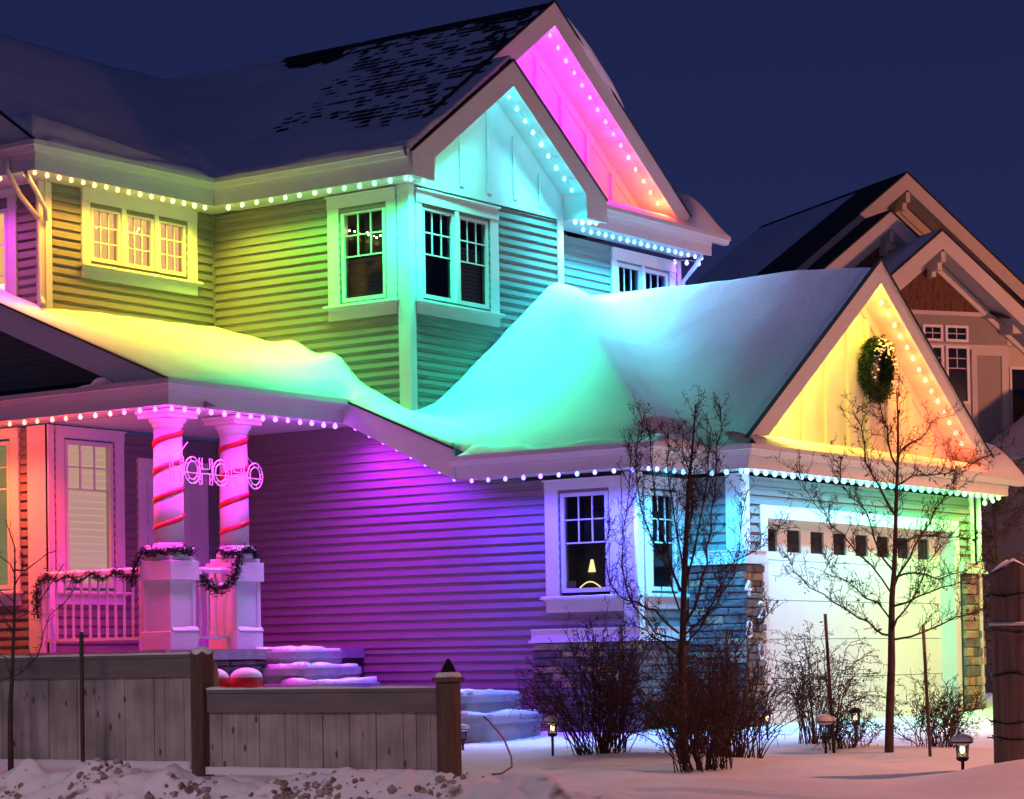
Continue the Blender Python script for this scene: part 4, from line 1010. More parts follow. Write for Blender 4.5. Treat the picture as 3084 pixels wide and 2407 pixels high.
# dirty chunks in the ploughed bank
mb = MB()
patch = [(R.uniform(-17.3, -10.6), R.uniform(13.5, 14.25), R.uniform(.05, .16)) for _ in range(30)]
for px_, py_, pr in patch:
    for i in range(int(26*pr/.1)):
        x = px_+R.gauss(0, pr); y = py_+R.gauss(0, pr*.8); r_ = R.choice((.006, .009, .012, .02, .03))*R.uniform(.8, 1.3); b0 = len(mb.v); mb.sphere((x, y, gz(x, y)+r_*.05), r_, 4, (R.uniform(.7, 1.5), R.uniform(.7, 1.3), R.uniform(.6, 1.1)))
        for k in range(b0, len(mb.v)):
            p = Vector(mb.v[k]); mb.v[k] = tuple(p+Vector((R.uniform(-1, 1), R.uniform(-1, 1), R.uniform(-1, 1)))*r_*.3)
mb.build('snow_chunks', mat('dirty_ice', (.20, .15, .12), .8, 0, 7, .5, 20, col2=(.50, .44, .40)), None, kind='stuff', label='dirty lumps in the ploughed snow bank before the fence', category='snow')

# ------------------------------------------------------------------ steps
def steps(label, rows, y0, y1, gidx):
    T = thing('stone_steps', label, 'steps')
    for (xe, ztop, h) in rows:
        def outline(e, x_back):
            pts = [(x_back, y1), (x_back, y0-e)]
            r_ = .42
            for i in range(9):
                a = -math.pi/2+math.pi/2*i/8; pts.append((xe+e-r_+r_*math.cos(a), y0-e+r_+r_*math.sin(a)))
            pts.append((xe+e, y1)); return pts
        xb = rows[0][0]-1.3
        o1 = outline(0, xb); mb = MB(); mb.prism([(x, y, ztop-h) for x, y in o1], [(x, y, ztop-.03) for x, y in o1]); mb.build('riser', M['concrete'], T)
        o2 = outline(.035, xb); mb = MB(); mb.prism([(x, y, ztop-.095) for x, y in o2], [(x, y, ztop) for x, y in o2]); mb.build('tread', M['concrete'], T, bevel=.01)
        # snow on the tread
        sn = MB(); k = 40; o3 = outline(.0, xb)
        xs_ = axis([xb, xe-.02], .05); ys_ = axis([y0+.02, y1], .07)
        def ins(x, y):
            if x > xe-.42 and y < y0+.42: return (x-(xe-.42))**2+(y-(y0+.42))**2 < .38**2
            return True
        o = field('tread_snow', xs_, ys_, ins, lambda x, y: ztop+.006+max(0, .035+.09*fbm(x*3, y*3, ztop*9, 3)+.06*sstep(xe-.5, xe-.1, x)*0), lambda x, y: ztop, M['snow']); o.parent = T
steps('upper flight of curved steps beside the right porch column', [(-19.33, .17, .2), (-19.05, -.03, .2), (-18.76, -.22, .35)], 22.2, 23.35, 0)
steps('lower flight of curved steps partly behind the fence post', [(-16.72, -.38, .24), (-16.45, -.62, .35)], 22.2, 23.5, 1)

# ------------------------------------------------------------------ fence
YF = 15.0
fence = thing('wooden_fence', 'weathered grey plank fence with snow on its rails in front of the porch', 'fence')
def plank_run(x0, x1, zt, zb, w_, slope=0):
    x = x0
    while x < x1-.01:
        b = min(x+w_*R.uniform(.94, 1.05), x1); sh_ = R.uniform(-.004, .006)
        MB().box((x+.0025, YF-.012-sh_, zb+R.uniform(-.008, .0)), (b-.0025, YF+.008-sh_, zt-.14)).build('plank', M['fence'], fence); x = b
    MB().box((x0, YF-.04, zt-.165), (x1, YF-.0135, zt-.006)).build('rail_board', M['fence_rail'], fence)
    MB().box((x0, YF-.05, zt-.006), (x1, YF+.06, zt+.022)).build('rail_cap', M['fence_rail'], fence)
    MB().box((x0, YF-.035, zb-.035), (x1, YF+.03, zb-.0)).build('bottom_rail', M['fence_rail'], fence)
    s_ = field('rail_snow', axis([x0, x1], .05), axis([YF-.05, YF+.06], .02), lambda x, y: True, lambda x, y: zt+.022+max(.004, .018+.03*fbm(x*2.5, y*3, zt, 3))*(1-abs(y-YF-.005)/.07*.5), lambda x, y: zt+.0225, M['snow']); s_.parent = fence
    s_ = field('rail_snow', axis([x0, x1], .06), axis([YF-.07, YF-.012], .02), lambda x, y: True, lambda x, y: zb-.0+.012+.01*fbm(x*3, 1, 2, 2), lambda x, y: zb-.05, M['snow']); s_.parent = fence
plank_run(-18.2, -14.02, .085, -.80, .118); plank_run(-13.84, -11.44, -.215, -.84, .137)
def post(x, zt, zb=-1.0, h=.07): return MB().box((x-h, YF-h, zb), (x+h, YF+h, zt))
post(-13.93, .125).build('fence_post', M['post'], fence, bevel=.006); post(-11.36, -.15).build('fence_post', M['post'], fence, bevel=.006)
MB().sphere((-13.93, YF, .125), .085, 10, (1, 1, .55)).build('post_snow', M['snow'], fence, smooth=True)
MB().lathe((-13.90, YF+.1, -.35), [(.02, 0), (.05, .02), (.05, .28), (.04, .36), (.01, .40)], 12).build('post_lantern', M['hose'], fence, smooth=True)
cap = MB(); cap.box((-11.36-.09, YF-.09, -.149), (-11.36+.09, YF+.09, -.115)); cap.build('post_cap', M['post'], fence)
mb = MB(); mb.lathe((-11.36, YF, -.114), [(.09, 0), (.085, .03), (.055, .09), (.012, .145)], 4); mb.build('cap_finial', M['black'], fence)
mb = MB(); mb.lathe((-11.36, YF, -.114), [(.102, 0), (.098, .018), (.088, .035), (.07, .04)], 10); mb.build('cap_snow', M['snow'], fence, smooth=True)
# hose loop by the end post
mb = MB(); mb.tube([(-11.25+.0, 15.3, -.42), (-11.2, 15.32, -.47), (-11.1, 15.36, -.60), (-11.06, 15.4, -.74), (-11.07, 15.42, -.82), (-11.14, 15.38, -.87), (-11.25, 15.3, -.88)], .008, 6)
mb.build('hose', M['hose'], None, smooth=True, label='thin garden hose looping behind the end post of the fence', category='hose')
# red snow topped pots behind the fence
for i, (x, y, lab) in enumerate(((-18.80, 20.42, 'left of two red pots heaped with snow behind the fence'), (-18.47, 20.62, 'right of two red pots heaped with snow behind the fence'))):
    T = thing('plant_pot', lab, 'pot', 'red pots behind the fence', (x, y, -.93))
    MB().lathe((0, 0, 0), [(.10, 0), (.13, .3), (.165, .62), (.185, .66), (.185, .80), (.17, .81)], 28).build('pot', M['red'], T, smooth=True)
    MB().sphere((0, 0, .80), .18, 16, (1.02, 1, .62)).build('snow_cap', M['snow'], T, smooth=True)

# ------------------------------------------------------------------ path lights
def path_light(x, y, ztop, label, lit=True, s=1.0, snowy=True):
    g = gz(x, y); T = thing('path_light', label, 'garden light', 'path lights in the snow', (x, y, ztop)); 
    MB().lathe((0, 0, 0), [(.012, g-ztop-.05), (.014, -.20*s), (.03*s, -.195*s)], 8).build('stake', M['black'], T)
    MB().lathe((0, 0, 0), [(.03*s, -.196*s), (.045*s, -.185*s), (.05*s, -.165*s)], 12).build('lamp_base', M['black'], T)
    MB().lathe((0, 0, 0), [(.030*s, -.162*s), (.046*s, -.06*s)], 14).build('lamp_glass', M['glass'], T, smooth=True)
    cage = MB()
    for k in range(6):
        a = k*math.pi/3; cage.tube([(.045*s*math.cos(a), .045*s*math.sin(a), -.165*s), (.054*s*math.cos(a), .054*s*math.sin(a), -.06*s)], .004, 4)
    cage.build('cage', M['black'], T)
    MB().lathe((0, 0, 0), [(.06*s, -.062*s), (.085*s, -.055*s), (.075*s, -.035*s), (.045*s, -.012*s), (.012*s, 0)], 16).build('lamp_cap', M['black'], T, smooth=True)
    if snowy: MB().sphere((0, 0, -.035*s), .084*s, 12, (1, 1, .55)).build('cap_snow', M['snow'], T, smooth=True)
    if lit:
        MB().sphere((0, 0, -.11*s), .019*s, 8, (1, 1, 1.5)).build('lamp_bulb', M['lamp_warm'], T, smooth=True)
        l = bpy.data.lights.new('path_light_glow', 'POINT'); l.energy = .9; l.color = (1, .6, .25); l.shadow_soft_size = .02
        o = bpy.data.objects.new('path_light_glow', l); COL.objects.link(o); o.parent = T; o.location = (0, 0, -.11*s)
path_light(-13.68, 19.75, -.55, 'lit path light with ragged snow cap left of the big shrubs', True)
path_light(-11.26, 20.88, -.57, 'unlit path light with a round snow cap by the leaning stake', False, 1.2)
path_light(-11.73, 22.4, -.53, 'lit path light half hidden in the shrubs before the garage door', True, .95, False)
path_light(-8.04, 17.08, -.62, 'lit path light with a domed snow cap beside the log post', True)
path_light(-15.42, 20.60, -.66, 'path light peeking out behind the end post of the fence', False, .9)
path_light(-13.32, 23.37, -.58, 'small lit path light deep in the shrubs below the stone pier', True, .8, False)

# ------------------------------------------------------------------ stakes
def stake(x, y, zt, lean, label, r=.016, green=False):
    g = gz(x, y)-.05; T = thing('garden_stake', label, 'stake', 'metal stakes in the snow', (x, y, g))
    p = Vector((cr.x, cr.y, 0))*lean; H_ = zt-g
    MB().tube([(0, 0, 0), tuple(p*.8+Vector((0, 0, H_*.8)))], r, 6).build('shaft', M['stake'], T)
    MB().tube([tuple(p*.8+Vector((0, 0, H_*.8))), tuple(p+Vector((0, 0, H_)))], r, 6).build('tip', M['green'] if green else mat('faded_paint', (.20, .16, .10), .7), T)
stake(-14.95, 14.62, .31, 0, 'dark green tipped stake standing right against the left fence section', .019, True)
stake(-11.18, 20.9, .407, -.06, 'stake leaning left in the snow before the garage door', .016)
stake(-9.85, 20.25, .27, -.04, 'upright stake right of the bare tree before the garage', .015)
stake(-13.66, 21.0, .35, 0, 'thin stake in the shrubs below the small window', .013); stake(-13.5, 22.85, .33, 0, 'thin stake in the shrubs beside the stone pier', .013)

#@@PLANTS
# ------------------------------------------------------------------ trees and shrubs
CRN = Vector((cr.x, cr.y, 0)).normalized(); DEP = Vector((cf.x, cf.y, 0)).normalized()
def crooked(p, d, L_, n_, wob=.25, up=.08):
    pts = [p.copy()]; d = d.normalized()
    for i in range(n_):
        d = (d+Vector((R.gauss(0, wob), R.gauss(0, wob), R.gauss(0, wob)+up))).normalized(); p = p+d*(L_/n_); pts.append(p)
    return pts
def twigs(mb, pts, r0, dens, L=(.15, .45), spur=True, up=.10, depth=1, rmin=.0020, k=3, wob=.22):
    for a, b in zip(pts, pts[1:]):
        seg_ = (b-a).length; n_ = seg_*dens; n_ = int(n_)+(R.random() < n_-int(n_))
        for _ in range(n_):
            p = a.lerp(b, R.random()); ax = (b-a).normalized(); s = Vector((R.gauss(0, 1), R.gauss(0, 1), R.gauss(0, 1))).normalized(); d = (ax*.7+s*.75+Vector((0, 0, .25))).normalized()
            l = R.uniform(*L)*(.6+.4*depth); q = crooked(p, d, l, 5, wob, up); mb.tube(q, [max(rmin, r0*(1-i/6)) for i in range(6)], k, False)
            if spur:
                for _ in range(int(l*16)+1):
                    i = R.randrange(1, 5); w_ = q[i].lerp(q[i+1], R.random()); dd = (Vector((R.gauss(0, 1), R.gauss(0, 1), R.gauss(.3, 1)))).normalized(); mb.tube([w_, w_+dd*R.uniform(.02, .07)], [rmin*1.25, rmin*.9], 3, False)
            if depth > 0: twigs(mb, q, r0*.6, dens*.55, (L[0]*.6, L[1]*.6), spur, up, depth-1, rmin, k, wob)
def leaves(mb, pts_, n_, s=(.012, .03)):
    for _ in range(n_):
        p = R.choice(pts_)+Vector((R.gauss(0, .03), R.gauss(0, .03), R.gauss(0, .03))); l = R.uniform(*s); a = Vector((R.gauss(0, 1), R.gauss(0, 1), R.gauss(0, 1))).normalized(); c = a.cross(Vector((R.random(), R.random(), R.random()+.1))).normalized()
        mb.add([p, p+a*l+c*l*.45, p+a*l*2, p+a*l-c*l*.45], [(0, 1, 2, 3)])
def tree(name, label, base, trunk, limbs, f, px0, r_tr, r_l, dens, L, spread=.55, leafn=0, cat='tree'):
    T = thing(name, label, cat, None, base); B = Vector((0, 0, 0))
    def P(q, dep=0): return CRN*((q[0]-px0[0])*f)+Vector((0, 0, (px0[1]-q[1])*f))+DEP*dep
    tp = [P(q, R.uniform(-.02, .02)) for q in trunk]; n_ = len(tp)
    tp[0] = tp[0]-Vector((0, 0, .15))
    MB().tube(tp, [r_tr*(1-.88*(i/(n_-1))**.9) for i in range(n_)], 10).build('trunk', M['bark'], T, smooth=True)
    tw = MB(); allp = []
    top = tp[n_//2:]
    twigs(tw, top, .004, dens, L); allp += top
    for li, l in enumerate(limbs):
        sgn = R.choice((-1, 1)); slope = R.uniform(.1, 1)*spread*sgn; pts = []; d0 = 0
        for i, q in enumerate(l):
            pts.append(P(q, slope*i/(len(l)-1)*2*(abs(l[-1][0]-l[0][0])*f*.5+.3)))
        # refine with jitter
        fine = []
        for a, b in zip(pts, pts[1:]):
            fine.append(a); fine.append((a+b)/2+Vector((R.gauss(0, .015), R.gauss(0, .015), R.gauss(0, .012))))
        fine.append(pts[-1]); m_ = len(fine); rl = r_l*(R.uniform(.7, 1.1))
        MB().tube(fine, [max(.004, rl*(1-.85*i/(m_-1))) for i in range(m_)], 6).build('branch', M['bark'], T, smooth=True)
        twigs(tw, fine[1:], .0038, dens, L); allp += fine[2:]
    tw.build('crown', M['twig'], T)
    if leafn: lv = MB(); leaves(lv, allp, leafn); lv.build('dry_leaves', M['leaf'], T)
bx, by = -11.3, 18.34
tree('bare_tree', 'bare upright many stemmed tree in front of the bay window', (bx, by, gz(bx, by)),
     [(712, 1560), (708, 1300), (712, 1100), (718, 1000), (728, 760), (738, 600), (752, 400), (775, 200), (792, 15)],
     [[(700, 1000), (600, 900), (520, 862), (440, 830), (400, 760), (380, 650), (410, 510)], [(700, 1030), (600, 1000), (520, 900), (475, 800), (455, 700), (465, 560), (492, 400), (505, 200)],
      [(705, 900), (660, 740), (600, 600), (545, 430), (528, 240), (560, 150), (572, 60)], [(712, 820), (655, 640), (620, 480), (604, 300), (598, 130)],
      [(725, 960), (790, 840), (832, 700), (852, 560), (872, 400), (884, 200), (905, 30)], [(722, 1010), (810, 930), (880, 800), (935, 700), (1050, 640), (1120, 560)],
      [(730, 1160), (850, 1110), (960, 1060), (1050, 980), (1137, 870)], [(725, 880), (775, 650), (822, 430), (845, 250), (862, 110)],
      [(712, 1110), (620, 1030), (560, 980), (500, 950)], [(728, 760), (700, 560), (680, 400), (665, 250), (670, 130)], [(735, 640), (770, 480), (760, 300), (740, 120)],
      [(725, 1060), (790, 980), (860, 880), (930, 760), (960, 560), (990, 400)]], .00205, (712, 1560), .047, .0125, 27, (.08, .30), .35, 160)
bx, by = -10.55, 20.8
tree('bare_tree', 'bare spreading tree with a leaning trunk before the garage door', (bx, by, gz(bx, by)),
     [(582, 1555), (592, 1380), (602, 1180), (606, 1060), (612, 900), (622, 780), (632, 620), (640, 450), (648, 300), (652, 130), (650, 30)],
     [[(600, 1062), (540, 1030), (480, 985), (380, 915), (285, 850), (225, 780), (195, 700)], [(606, 1000), (560, 920), (480, 860), (400, 800), (360, 700)], [(610, 1080), (740, 1045), (850, 990), (960, 950), (1050, 890)],
      [(612, 890), (520, 760), (430, 670), (350, 600), (300, 530), (240, 440), (200, 340)], [(614, 870), (700, 730), (760, 630), (830, 520), (900, 440), (940, 330)], [(620, 790), (560, 690), (540, 600), (500, 500), (420, 400), (410, 300)],
      [(628, 690), (720, 640), (840, 650), (980, 660), (1080, 640)], [(634, 560), (560, 430), (500, 330), (480, 180), (470, 100)], [(640, 430), (720, 380), (880, 370), (980, 340), (1070, 290)], [(645, 350), (600, 250), (570, 160), (545, 60)],
      [(648, 300), (720, 240), (790, 190), (830, 140)], [(610, 940), (720, 900), (830, 860), (930, 830), (1030, 810)], [(618, 820), (700, 800), (800, 830), (900, 800), (1000, 740)], [(606, 1050), (660, 960), (720, 860), (760, 760), (860, 640)]],
     .00224, (582, 1555), .046, .0125, 22, (.10, .40), .5, 420)
bx, by = -15.75, 14.55
tree('sapling', 'thin bare sapling in front of the left fence section', (bx, by, gz(bx, by)),
     [(95, 1545), (95, 1300), (98, 1100), (105, 950), (115, 780), (122, 600), (128, 400), (130, 200), (75, 30)],
     [[(100, 960), (60, 880), (40, 840)], [(100, 950), (180, 920), (260, 840), (300, 700), (340, 600), (440, 520), (510, 410)], [(118, 700), (80, 600), (0, 560)], [(125, 520), (60, 460), (0, 455)], [(128, 330), (200, 320), (310, 230), (345, 215)],
      [(127, 350), (60, 260), (50, 230)], [(122, 620), (220, 560), (370, 290)], [(122, 600), (30, 480), (20, 290)], [(104, 960), (40, 1000), (20, 1005)], [(128, 420), (190, 360), (205, 240)]],
     .00147, (95, 1545), .028, .008, 6, (.05, .16), .4, 6)
# shrubs
def shrub(label, x, y, n_, H_, W_, dens=9, arch=0., leafn=600, r=.0062, L=(.08, .34), base=.26, depth=1):
    T = thing('shrub', label, 'shrub', 'bare shrubs in the front bed', (x, y, gz(x, y))); st = MB(); tw = MB(); allp = []
    for i in range(n_):
        a = R.uniform(0, 2*math.pi); p = Vector((math.cos(a), math.sin(a), 0))*base*R.random()-Vector((0, 0, .05)); a2 = a+R.gauss(0, .3); out = R.random()**.7
        tip = Vector((math.cos(a2)*W_*out, math.sin(a2)*W_*out, H_*(1-.5*out**2)*R.uniform(.55, 1.08)))
        mid = p.lerp(tip, .5)+Vector((0, 0, H_*(.12+arch*.25)))-Vector((math.cos(a2), math.sin(a2), 0))*W_*out*.12
        pts = []
        for k in range(9):
            t = k/8; q = p*(1-t)**2+mid*2*t*(1-t)+tip*t*t; 
            if arch and t > .6: q = q+Vector((math.cos(a2), math.sin(a2), -1.2))*((t-.6)**2)*arch
            pts.append(q+Vector((R.gauss(0, .016), R.gauss(0, .016), R.gauss(0, .012)))*min(1, k*.5))
        st.tube(pts, [max(.0035, r*(1-.6*k/8)) for k in range(9)], 4, False); twigs(tw, pts[2:], .0032, dens, L, True, .02 if not arch else -.10, depth, .0020, 3, .36); allp += pts[3:]
    st.build('stems', M['twig'], T, kind='stuff'); tw.build('crown', M['twig'], T)
    lv = MB(); leaves(lv, allp, leafn, (.010, .024)); lv.build('dry_leaves', M['leaf'], T)
shrub('dense twiggy shrub left of the many stemmed tree below the small window', -13.2, 19.9, 96, 1.34, 1.02, 9, 0, 1100, L=(.08, .34))
shrub('dense dark shrub between the window and the many stemmed tree', -12.4, 20.3, 84, 1.2, .85, 7, 0, 700)
shrub('broad dense shrub round the foot of the many stemmed tree', -10.75, 17.75, 74, 1.0, .7, 6, 0, 500)
shrub('dark shrub right of the many stemmed tree below the house number', -11.5, 19.6, 84, 1.15, .85, 6, 0, 600)
shrub('arching round shrub in front of the garage door', -12.25, 22.5, 50, 1.28, .85, 11, .55, 900, L=(.08, .3))
shrub('low shrub at the foot of the spreading tree, left side', -11.4, 21.6, 30, .42, .40, 12, 0, 500)
shrub('low reddish shrub at the foot of the spreading tree, right side', -10.75, 22.2, 44, .66, .58, 12, 0, 900)
# tree with dry leaves between the garage and the neighbour
T = thing('leafy_tree', 'rusty tree with dry leaves beyond the right end of the garage', 'tree', None, (-15.1, 33.6, -.9)); st = MB(); tw = MB(); allp = []
tr_ = crooked(Vector((0, 0, -.1)), Vector((0, 0, 1)), 3.5, 9, .06, .2); MB().tube(tr_, [.07*(1-.09*i) for i in range(10)], 7).build('trunk', M['bark'], T, smooth=True)
for i in range(44):
    p = R.choice(tr_[1:]); a = R.uniform(0, 6.28); q = crooked(p, Vector((math.cos(a), math.sin(a), R.uniform(0, .9))), R.uniform(.5, 1.3), 7, .22, .08); MB().tube(q, [.016*(1-i_/9) for i_ in range(8)], 5).build('branch', M['bark'], T); twigs(tw, q[1:], .005, 8, (.12, .4)); allp += q[1:]
tw.build('crown', M['twig'], T); lv = MB(); leaves(lv, allp, 5200, (.018, .042)); lv.build('dry_leaves', M['leaf'], T)

# ------------------------------------------------------------------ log post at the right edge
T = thing('log_post', 'thick round log post with slanted snowy top and wire wound round it', 'post', None, (-7.655, 17.195, -1.0))
k = 24; mb = MB(); rr_ = .165
for i in range(k): a = 2*math.pi*i/k; mb.v.append((rr_*math.cos(a), rr_*math.sin(a), 0))
for i in range(k):
    a = 2*math.pi*i/k; x_, y_ = rr_*math.cos(a), rr_*math.sin(a); sl = (Vector((x_, y_, 0)).dot(CRN)); mb.v.append((x_, y_, 1.68-.55*abs(sl+.01)))
for i in range(k): mb.f.append((i, (i+1) % k, k+(i+1) % k, k+i))
mb.f.append(tuple(range(k, 2*k))); mb.build('log', M['round_post'], T, smooth=False)
mb = MB()
for i in range(k):
    a = 2*math.pi*i/k; x_, y_ = .98*rr_*math.cos(a), .98*rr_*math.sin(a); sl = Vector((x_, y_, 0)).dot(CRN); mb.v.append((x_, y_, 1.695-.55*abs(sl+.01)))
b0 = len(mb.v)
for i in range(k):
    a = 2*math.pi*i/k; x_, y_ = .6*rr_*math.cos(a), .6*rr_*math.sin(a); sl = Vector((x_, y_, 0)).dot(CRN); mb.v.append((x_, y_, 1.715-.55*abs(sl+.01)))
for i in range(k): mb.f.append((i, (i+1) % k, b0+(i+1) % k, b0+i))
mb.f.append(tuple(range(b0, b0+k))); mb.build('top_snow', M['snow'], T, smooth=True)
for z, th in ((1.20, .012), (1.155, .012), (1.44, .007), (.84, .008), (.48, .006), (.36, .007)):
    mb = MB(); mb.tube([((rr_+th*.6)*math.cos(2*math.pi*i/20), (rr_+th*.6)*math.sin(2*math.pi*i/20), z+.012*math.sin(i*.9+z*7)) for i in range(21)], th, 6, False)
    mb.build('rope' if th > .01 else 'wire', M['round_post'] if th > .01 else M['black'], T, smooth=True)
mb = MB(); mb.lathe((0, 0, 1.205), [(rr_+.003, 0), (rr_+.022, .004), (rr_+.016, .022), (rr_+.002, .028)], 24); mb.build('rope_snow', M['snow'], T, smooth=True)
nodes_ = MB()
for z in (.84, .48, .36, 1.44):
    for i in range(9): a = R.uniform(0, 6.28); p = Vector((rr_*1.06*math.cos(a), rr_*1.06*math.sin(a), z)); d = Vector((math.cos(a), math.sin(a), R.uniform(-.6, .6))); nodes_.tube([p, p+d*.04], .005, 4)
nodes_.build('mini_lights', M['black'], T, kind='stuff')
T = thing('log_post', 'second log post with snow on top, cut off by the right edge', 'post', None, (-7.42, 17.86, -1.0))
MB().lathe((0, 0, 0), [(.15, 0), (.15, 2.05)], 20).build('log', M['round_post'], T); MB().sphere((0, 0, 2.05), .15, 10, (1, 1, .5)).build('top_snow', M['snow'], T, smooth=True)

#@@NEIGHBOUR
# ------------------------------------------------------------------ neighbour's house
hN = rad(33); NV = Vector((math.cos(hN), -math.sin(hN), 0)); UV = Vector((math.sin(hN), math.cos(hN), 0)); CN = -43.298
def FN(c): return lambda u, z, d=0: tuple(UV*u+NV*(CN+c+d)+Vector((0, 0, z)))
nb = thing('house', 'neighbouring house with three nested snowy gables and dark shingled peak, right edge', 'house')
def ngable(c, au, az, m_, half, vth, back, wall_d=.5, fill='ntrim', bracket=True, name='gable'):
    G = empty(name); G.parent = nb; F = FN(c)
    for s in (-1, 1):
        fpoly(MB(), F, [(au, az), (au+s*half, az-m_*half), (au+s*half, az-m_*half-vth), (au, az-vth)], -.06, 0).build('rake_board', M['ntrim'], G)
        fpoly(MB(), F, [(au, az+.04), (au+s*half, az-m_*half+.04), (au+s*half, az-m_*half), (au, az)], -back, .03).build('roof_slope', M['shingle'], G)
        fpoly(MB(), F, [(au, az-vth+.05), (au+s*half, az-m_*half-vth+.05), (au+s*half, az-m_*half-vth+.02), (au, az-vth+.02)], -wall_d, -.061).build('soffit', M['ntrim'], G)
        fpoly(MB(), F, [(au, az-vth-.02), (au+s*half, az-m_*half-vth-.02), (au+s*half, az-m_*half-vth-.22), (au, az-vth-.24)], -wall_d-.001, -wall_d+.05).build('frieze', M['ntrim'], G)
    hw = half-.1
    fpoly(MB(), F, [(au, az-vth), (au+hw, az-vth-m_*hw), (au-hw, az-vth-m_*hw)], -wall_d-.1, -wall_d).build('gable_wall', M[fill], G)
    if bracket:
        b_ = MB(); fbox(b_, F, au-.05, au+.05, az-vth-.26, az-vth-.06, -wall_d, .02); fbox(b_, F, au-.05, au+.05, az-vth-.5, az-vth-.26, -wall_d, -wall_d+.2); fpoly(b_, F, [(au-.05, az-vth-.26), (au+.05, az-vth-.26), (au+.05, az-vth-.40), (au-.05, az-vth-.40)], -wall_d+.1, -.12); b_.build('bracket', M['ntrim'], G)
    return G
ngable(0, 25.83, 9.88, .80, 4.2, .34, 6.5, .6); ngable(1.0, 24.84, 8.86, .80, 1.9, .34, 2.0, .4, 'nshingle'); G = ngable(1.8, 25.53, 8.37, .80, 2.35, .36, 2.6, .55, 'ntrim')
F = FN(1.25)
# cedar shingles of the front peak
def npeak():
    z = 6.86; r_ = 0
    while z < 7.95:
        hw = (8.0-z)/.80*.98; u = 25.53-hw+(r_ % 2)*.07
        while u < 25.53+hw:
            v = min(u+R.uniform(.12, .2), 25.53+hw); zt = min(z+.22, 8.0-.8*max(abs(u-25.53), abs(v-25.53)))
            if zt-z > .03: fbox(MB(), F, u+.004, v-.004, z, zt, .002, .02+R.uniform(0, .012)).build('shingle', M['nshingle'], G)
            u = v
        z += .2; r_ += 1
npeak()
W = empty('wall'); W.parent = nb
nw = MB(); fbox(nw, F, 22.5, 27.33, -1, 6.84, -.2, 0); nw.build('wall_panel', M['ntrim'], W)
fbox(MB(), F, 24.0, 27.25, 6.78, 6.86, 0, .03).build('band', M['ntrim'], W)
def nwin(u0, u1, z0, z1, cols, rows, mid):
    Wn = empty('window'); Wn.parent = nb; t_ = .05; fr = MB()
    fbox(fr, F, u0-t_, u1+t_, z1, z1+t_, 0, .04); fbox(fr, F, u0-t_, u1+t_, z0-t_, z0, 0, .04); fbox(fr, F, u0-t_, u0, z0, z1, 0, .04); fbox(fr, F, u1, u1+t_, z0, z1, 0, .04); fr.build('frame', M['white'], Wn)
    fbox(MB(), F, u0, u1, z0, z1, 0, .012).build('pane', mat('night_glass', (.012, .016, .035), .08, spec=.6), Wn)
    mm = MB()
    for i in range(1, cols): u = u0+(u1-u0)*i/cols; fbox(mm, F, u-.01, u+.01, mid, z1, .0125, .02)
    for j in range(0 if mid > z0 else 1, rows): z = mid+(z1-mid)*j/rows; fbox(mm, F, u0, u1, z-.01, z+.01, .0126, .019)
    mm.build('muntin', M['ntrim'], Wn)
nwin(25.40, 25.76, 6.30, 6.53, 2, 2, 6.30); nwin(25.92, 26.35, 6.30, 6.53, 2, 2, 6.30); nwin(25.40, 25.76, 5.06, 6.12, 2, 2, 5.72); nwin(25.92, 26.35, 5.06, 6.12, 2, 2, 5.72)
z = 4.0
while z < 5.98: fbox(MB(), F, 26.58, 27.16, z, z+.11, 0, .012).build('siding_board', M['nsiding'], W); z += .112
for a, b in ((26.46, 26.58), (27.16, 27.32)): fbox(MB(), F, a, b, 4.0, 6.1, 0, .04).build('trim', M['ntrim'], W)
fbox(MB(), F, 26.46, 27.34, 5.99, 6.10, .0, .05).build('trim', M['ntrim'], W)
rw = MB(); fbox(rw, FN(.4), 27.2, 33, -1, 6.45, -.2, 0); rw.build('wall_panel', M['ntrim'], W)
F0 = F; F = FN(.4)
nwin(27.6, 27.75, 4.6, 5.85, 1, 1, 4.6); nwin(27.95, 28.6, 4.6, 5.85, 1, 1, 4.6)
F = F0
eb = MB(); fbox(eb, FN(1.6), 27.24, 33, 6.42, 6.70, -1.3, 0); eb.build('eave', M['ntrim'], W)
eb = MB(); eb.prism([FN(1.62)(u, z) for u, z in ((26.9, 6.74), (33, 6.74), (33, 6.70), (26.9, 6.70))], [FN(0.4)(u, z) for u, z in ((26.9, 7.3), (33, 7.3), (33, 7.25), (26.9, 7.25))]); eb.build('skirt_roof', M['shingle'], W)
nbox = MB(); fbox(nbox, FN(0), 21, 33, -1, 6.9, -8, -.7); nbox.build('main_block', M['nsiding'], nb)
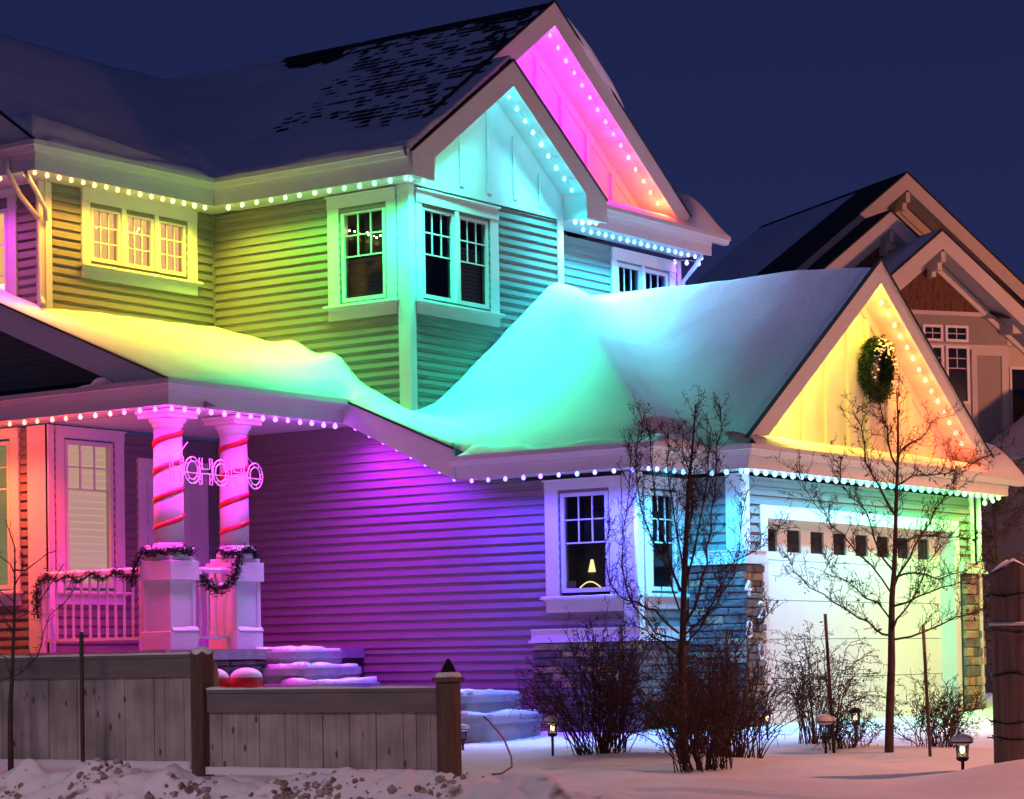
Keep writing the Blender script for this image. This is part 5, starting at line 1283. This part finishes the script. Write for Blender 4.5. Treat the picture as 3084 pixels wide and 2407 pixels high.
# lower wing: snowy roof and garage gable
lw = MB(); lw.prism([FN(4.2)(u, z) for u, z in ((26.1, 3.75), (28.6, 5.45), (31.2, 3.75))], [FN(1.3)(u, z) for u, z in ((26.1, 3.75), (28.6, 5.45), (31.2, 3.75))]); lw.build('garage_roof', M['snow'], nb)
lw = MB(); fpoly(lw, FN(4.21), [(26.1, 3.70), (28.6, 5.38), (31.2, 3.70), (31.2, 3.45), (28.6, 5.08), (26.1, 3.45)], -.3, .03); lw.build('rake_board', M['ntrim'], nb)
lw = MB(); fbox(lw, FN(4.0), 26.3, 31.0, -1, 3.75, -2.6, 0); lw.build('garage_wall', mat('neighbour_garage', (.42, .34, .29), .6), nb)
for zz in (0.0, .6, 1.2): fbox(MB(), FN(4.0), 27.0, 30.5, zz-.9, zz-.9+.58, .001, .03).build('door_panel', M['ntrim'], nb)
# snow on the neighbour's roofs
F = FN(0)
def nsnow(pts, label):
    mb = MB(); n1_ = 14; n2_ = 14; A, B, C_, D_ = [Vector(p) for p in pts]
    for i in range(n1_+1):
        for j in range(n2_+1):
            s, t = i/n1_, j/n2_; p = (A*(1-s)+B*s)*(1-t)+(D_*(1-s)+C_*s)*t; e_ = min(s, 1-s, t, 1-t); mb.v.append(tuple(p+Vector((0, 0, .10*sstep(0, .2, e_)*(1+.8*fbm(s*4, t*4, 6))-.005))))
    for i in range(n1_):
        for j in range(n2_): b = i*(n2_+1)+j; mb.f.append((b, b+1, b+n2_+2, b+n2_+1))
    mb.build('roof_snow', M['snow'], None, smooth=True, kind='stuff', label=label, category='snow')
def onroof(c, au, az, m_, du, back): return FN(c)(au-du, az+.045-m_*du, -back)
nsnow([onroof(0, 25.83, 9.88, .8, .12, 1.9), onroof(0, 25.83, 9.88, .8, .10, 6.5), onroof(0, 25.83, 9.88, .8, 3.6, 6.5), onroof(0, 25.83, 9.88, .8, 3.6, 2.4)], 'patchy snow on the tall roof of the neighbouring house')
nsnow([onroof(1.8, 25.53, 8.37, .8, .02, .06), onroof(1.8, 25.53, 8.37, .8, .02, 1.8), onroof(1.8, 25.53, 8.37, .8, 2.2, 1.8), onroof(1.8, 25.53, 8.37, .8, 2.2, .06)], 'snow on the front gable roof of the neighbouring house')

print('lights', LIGHTS, 'objects', len(bpy.data.objects))
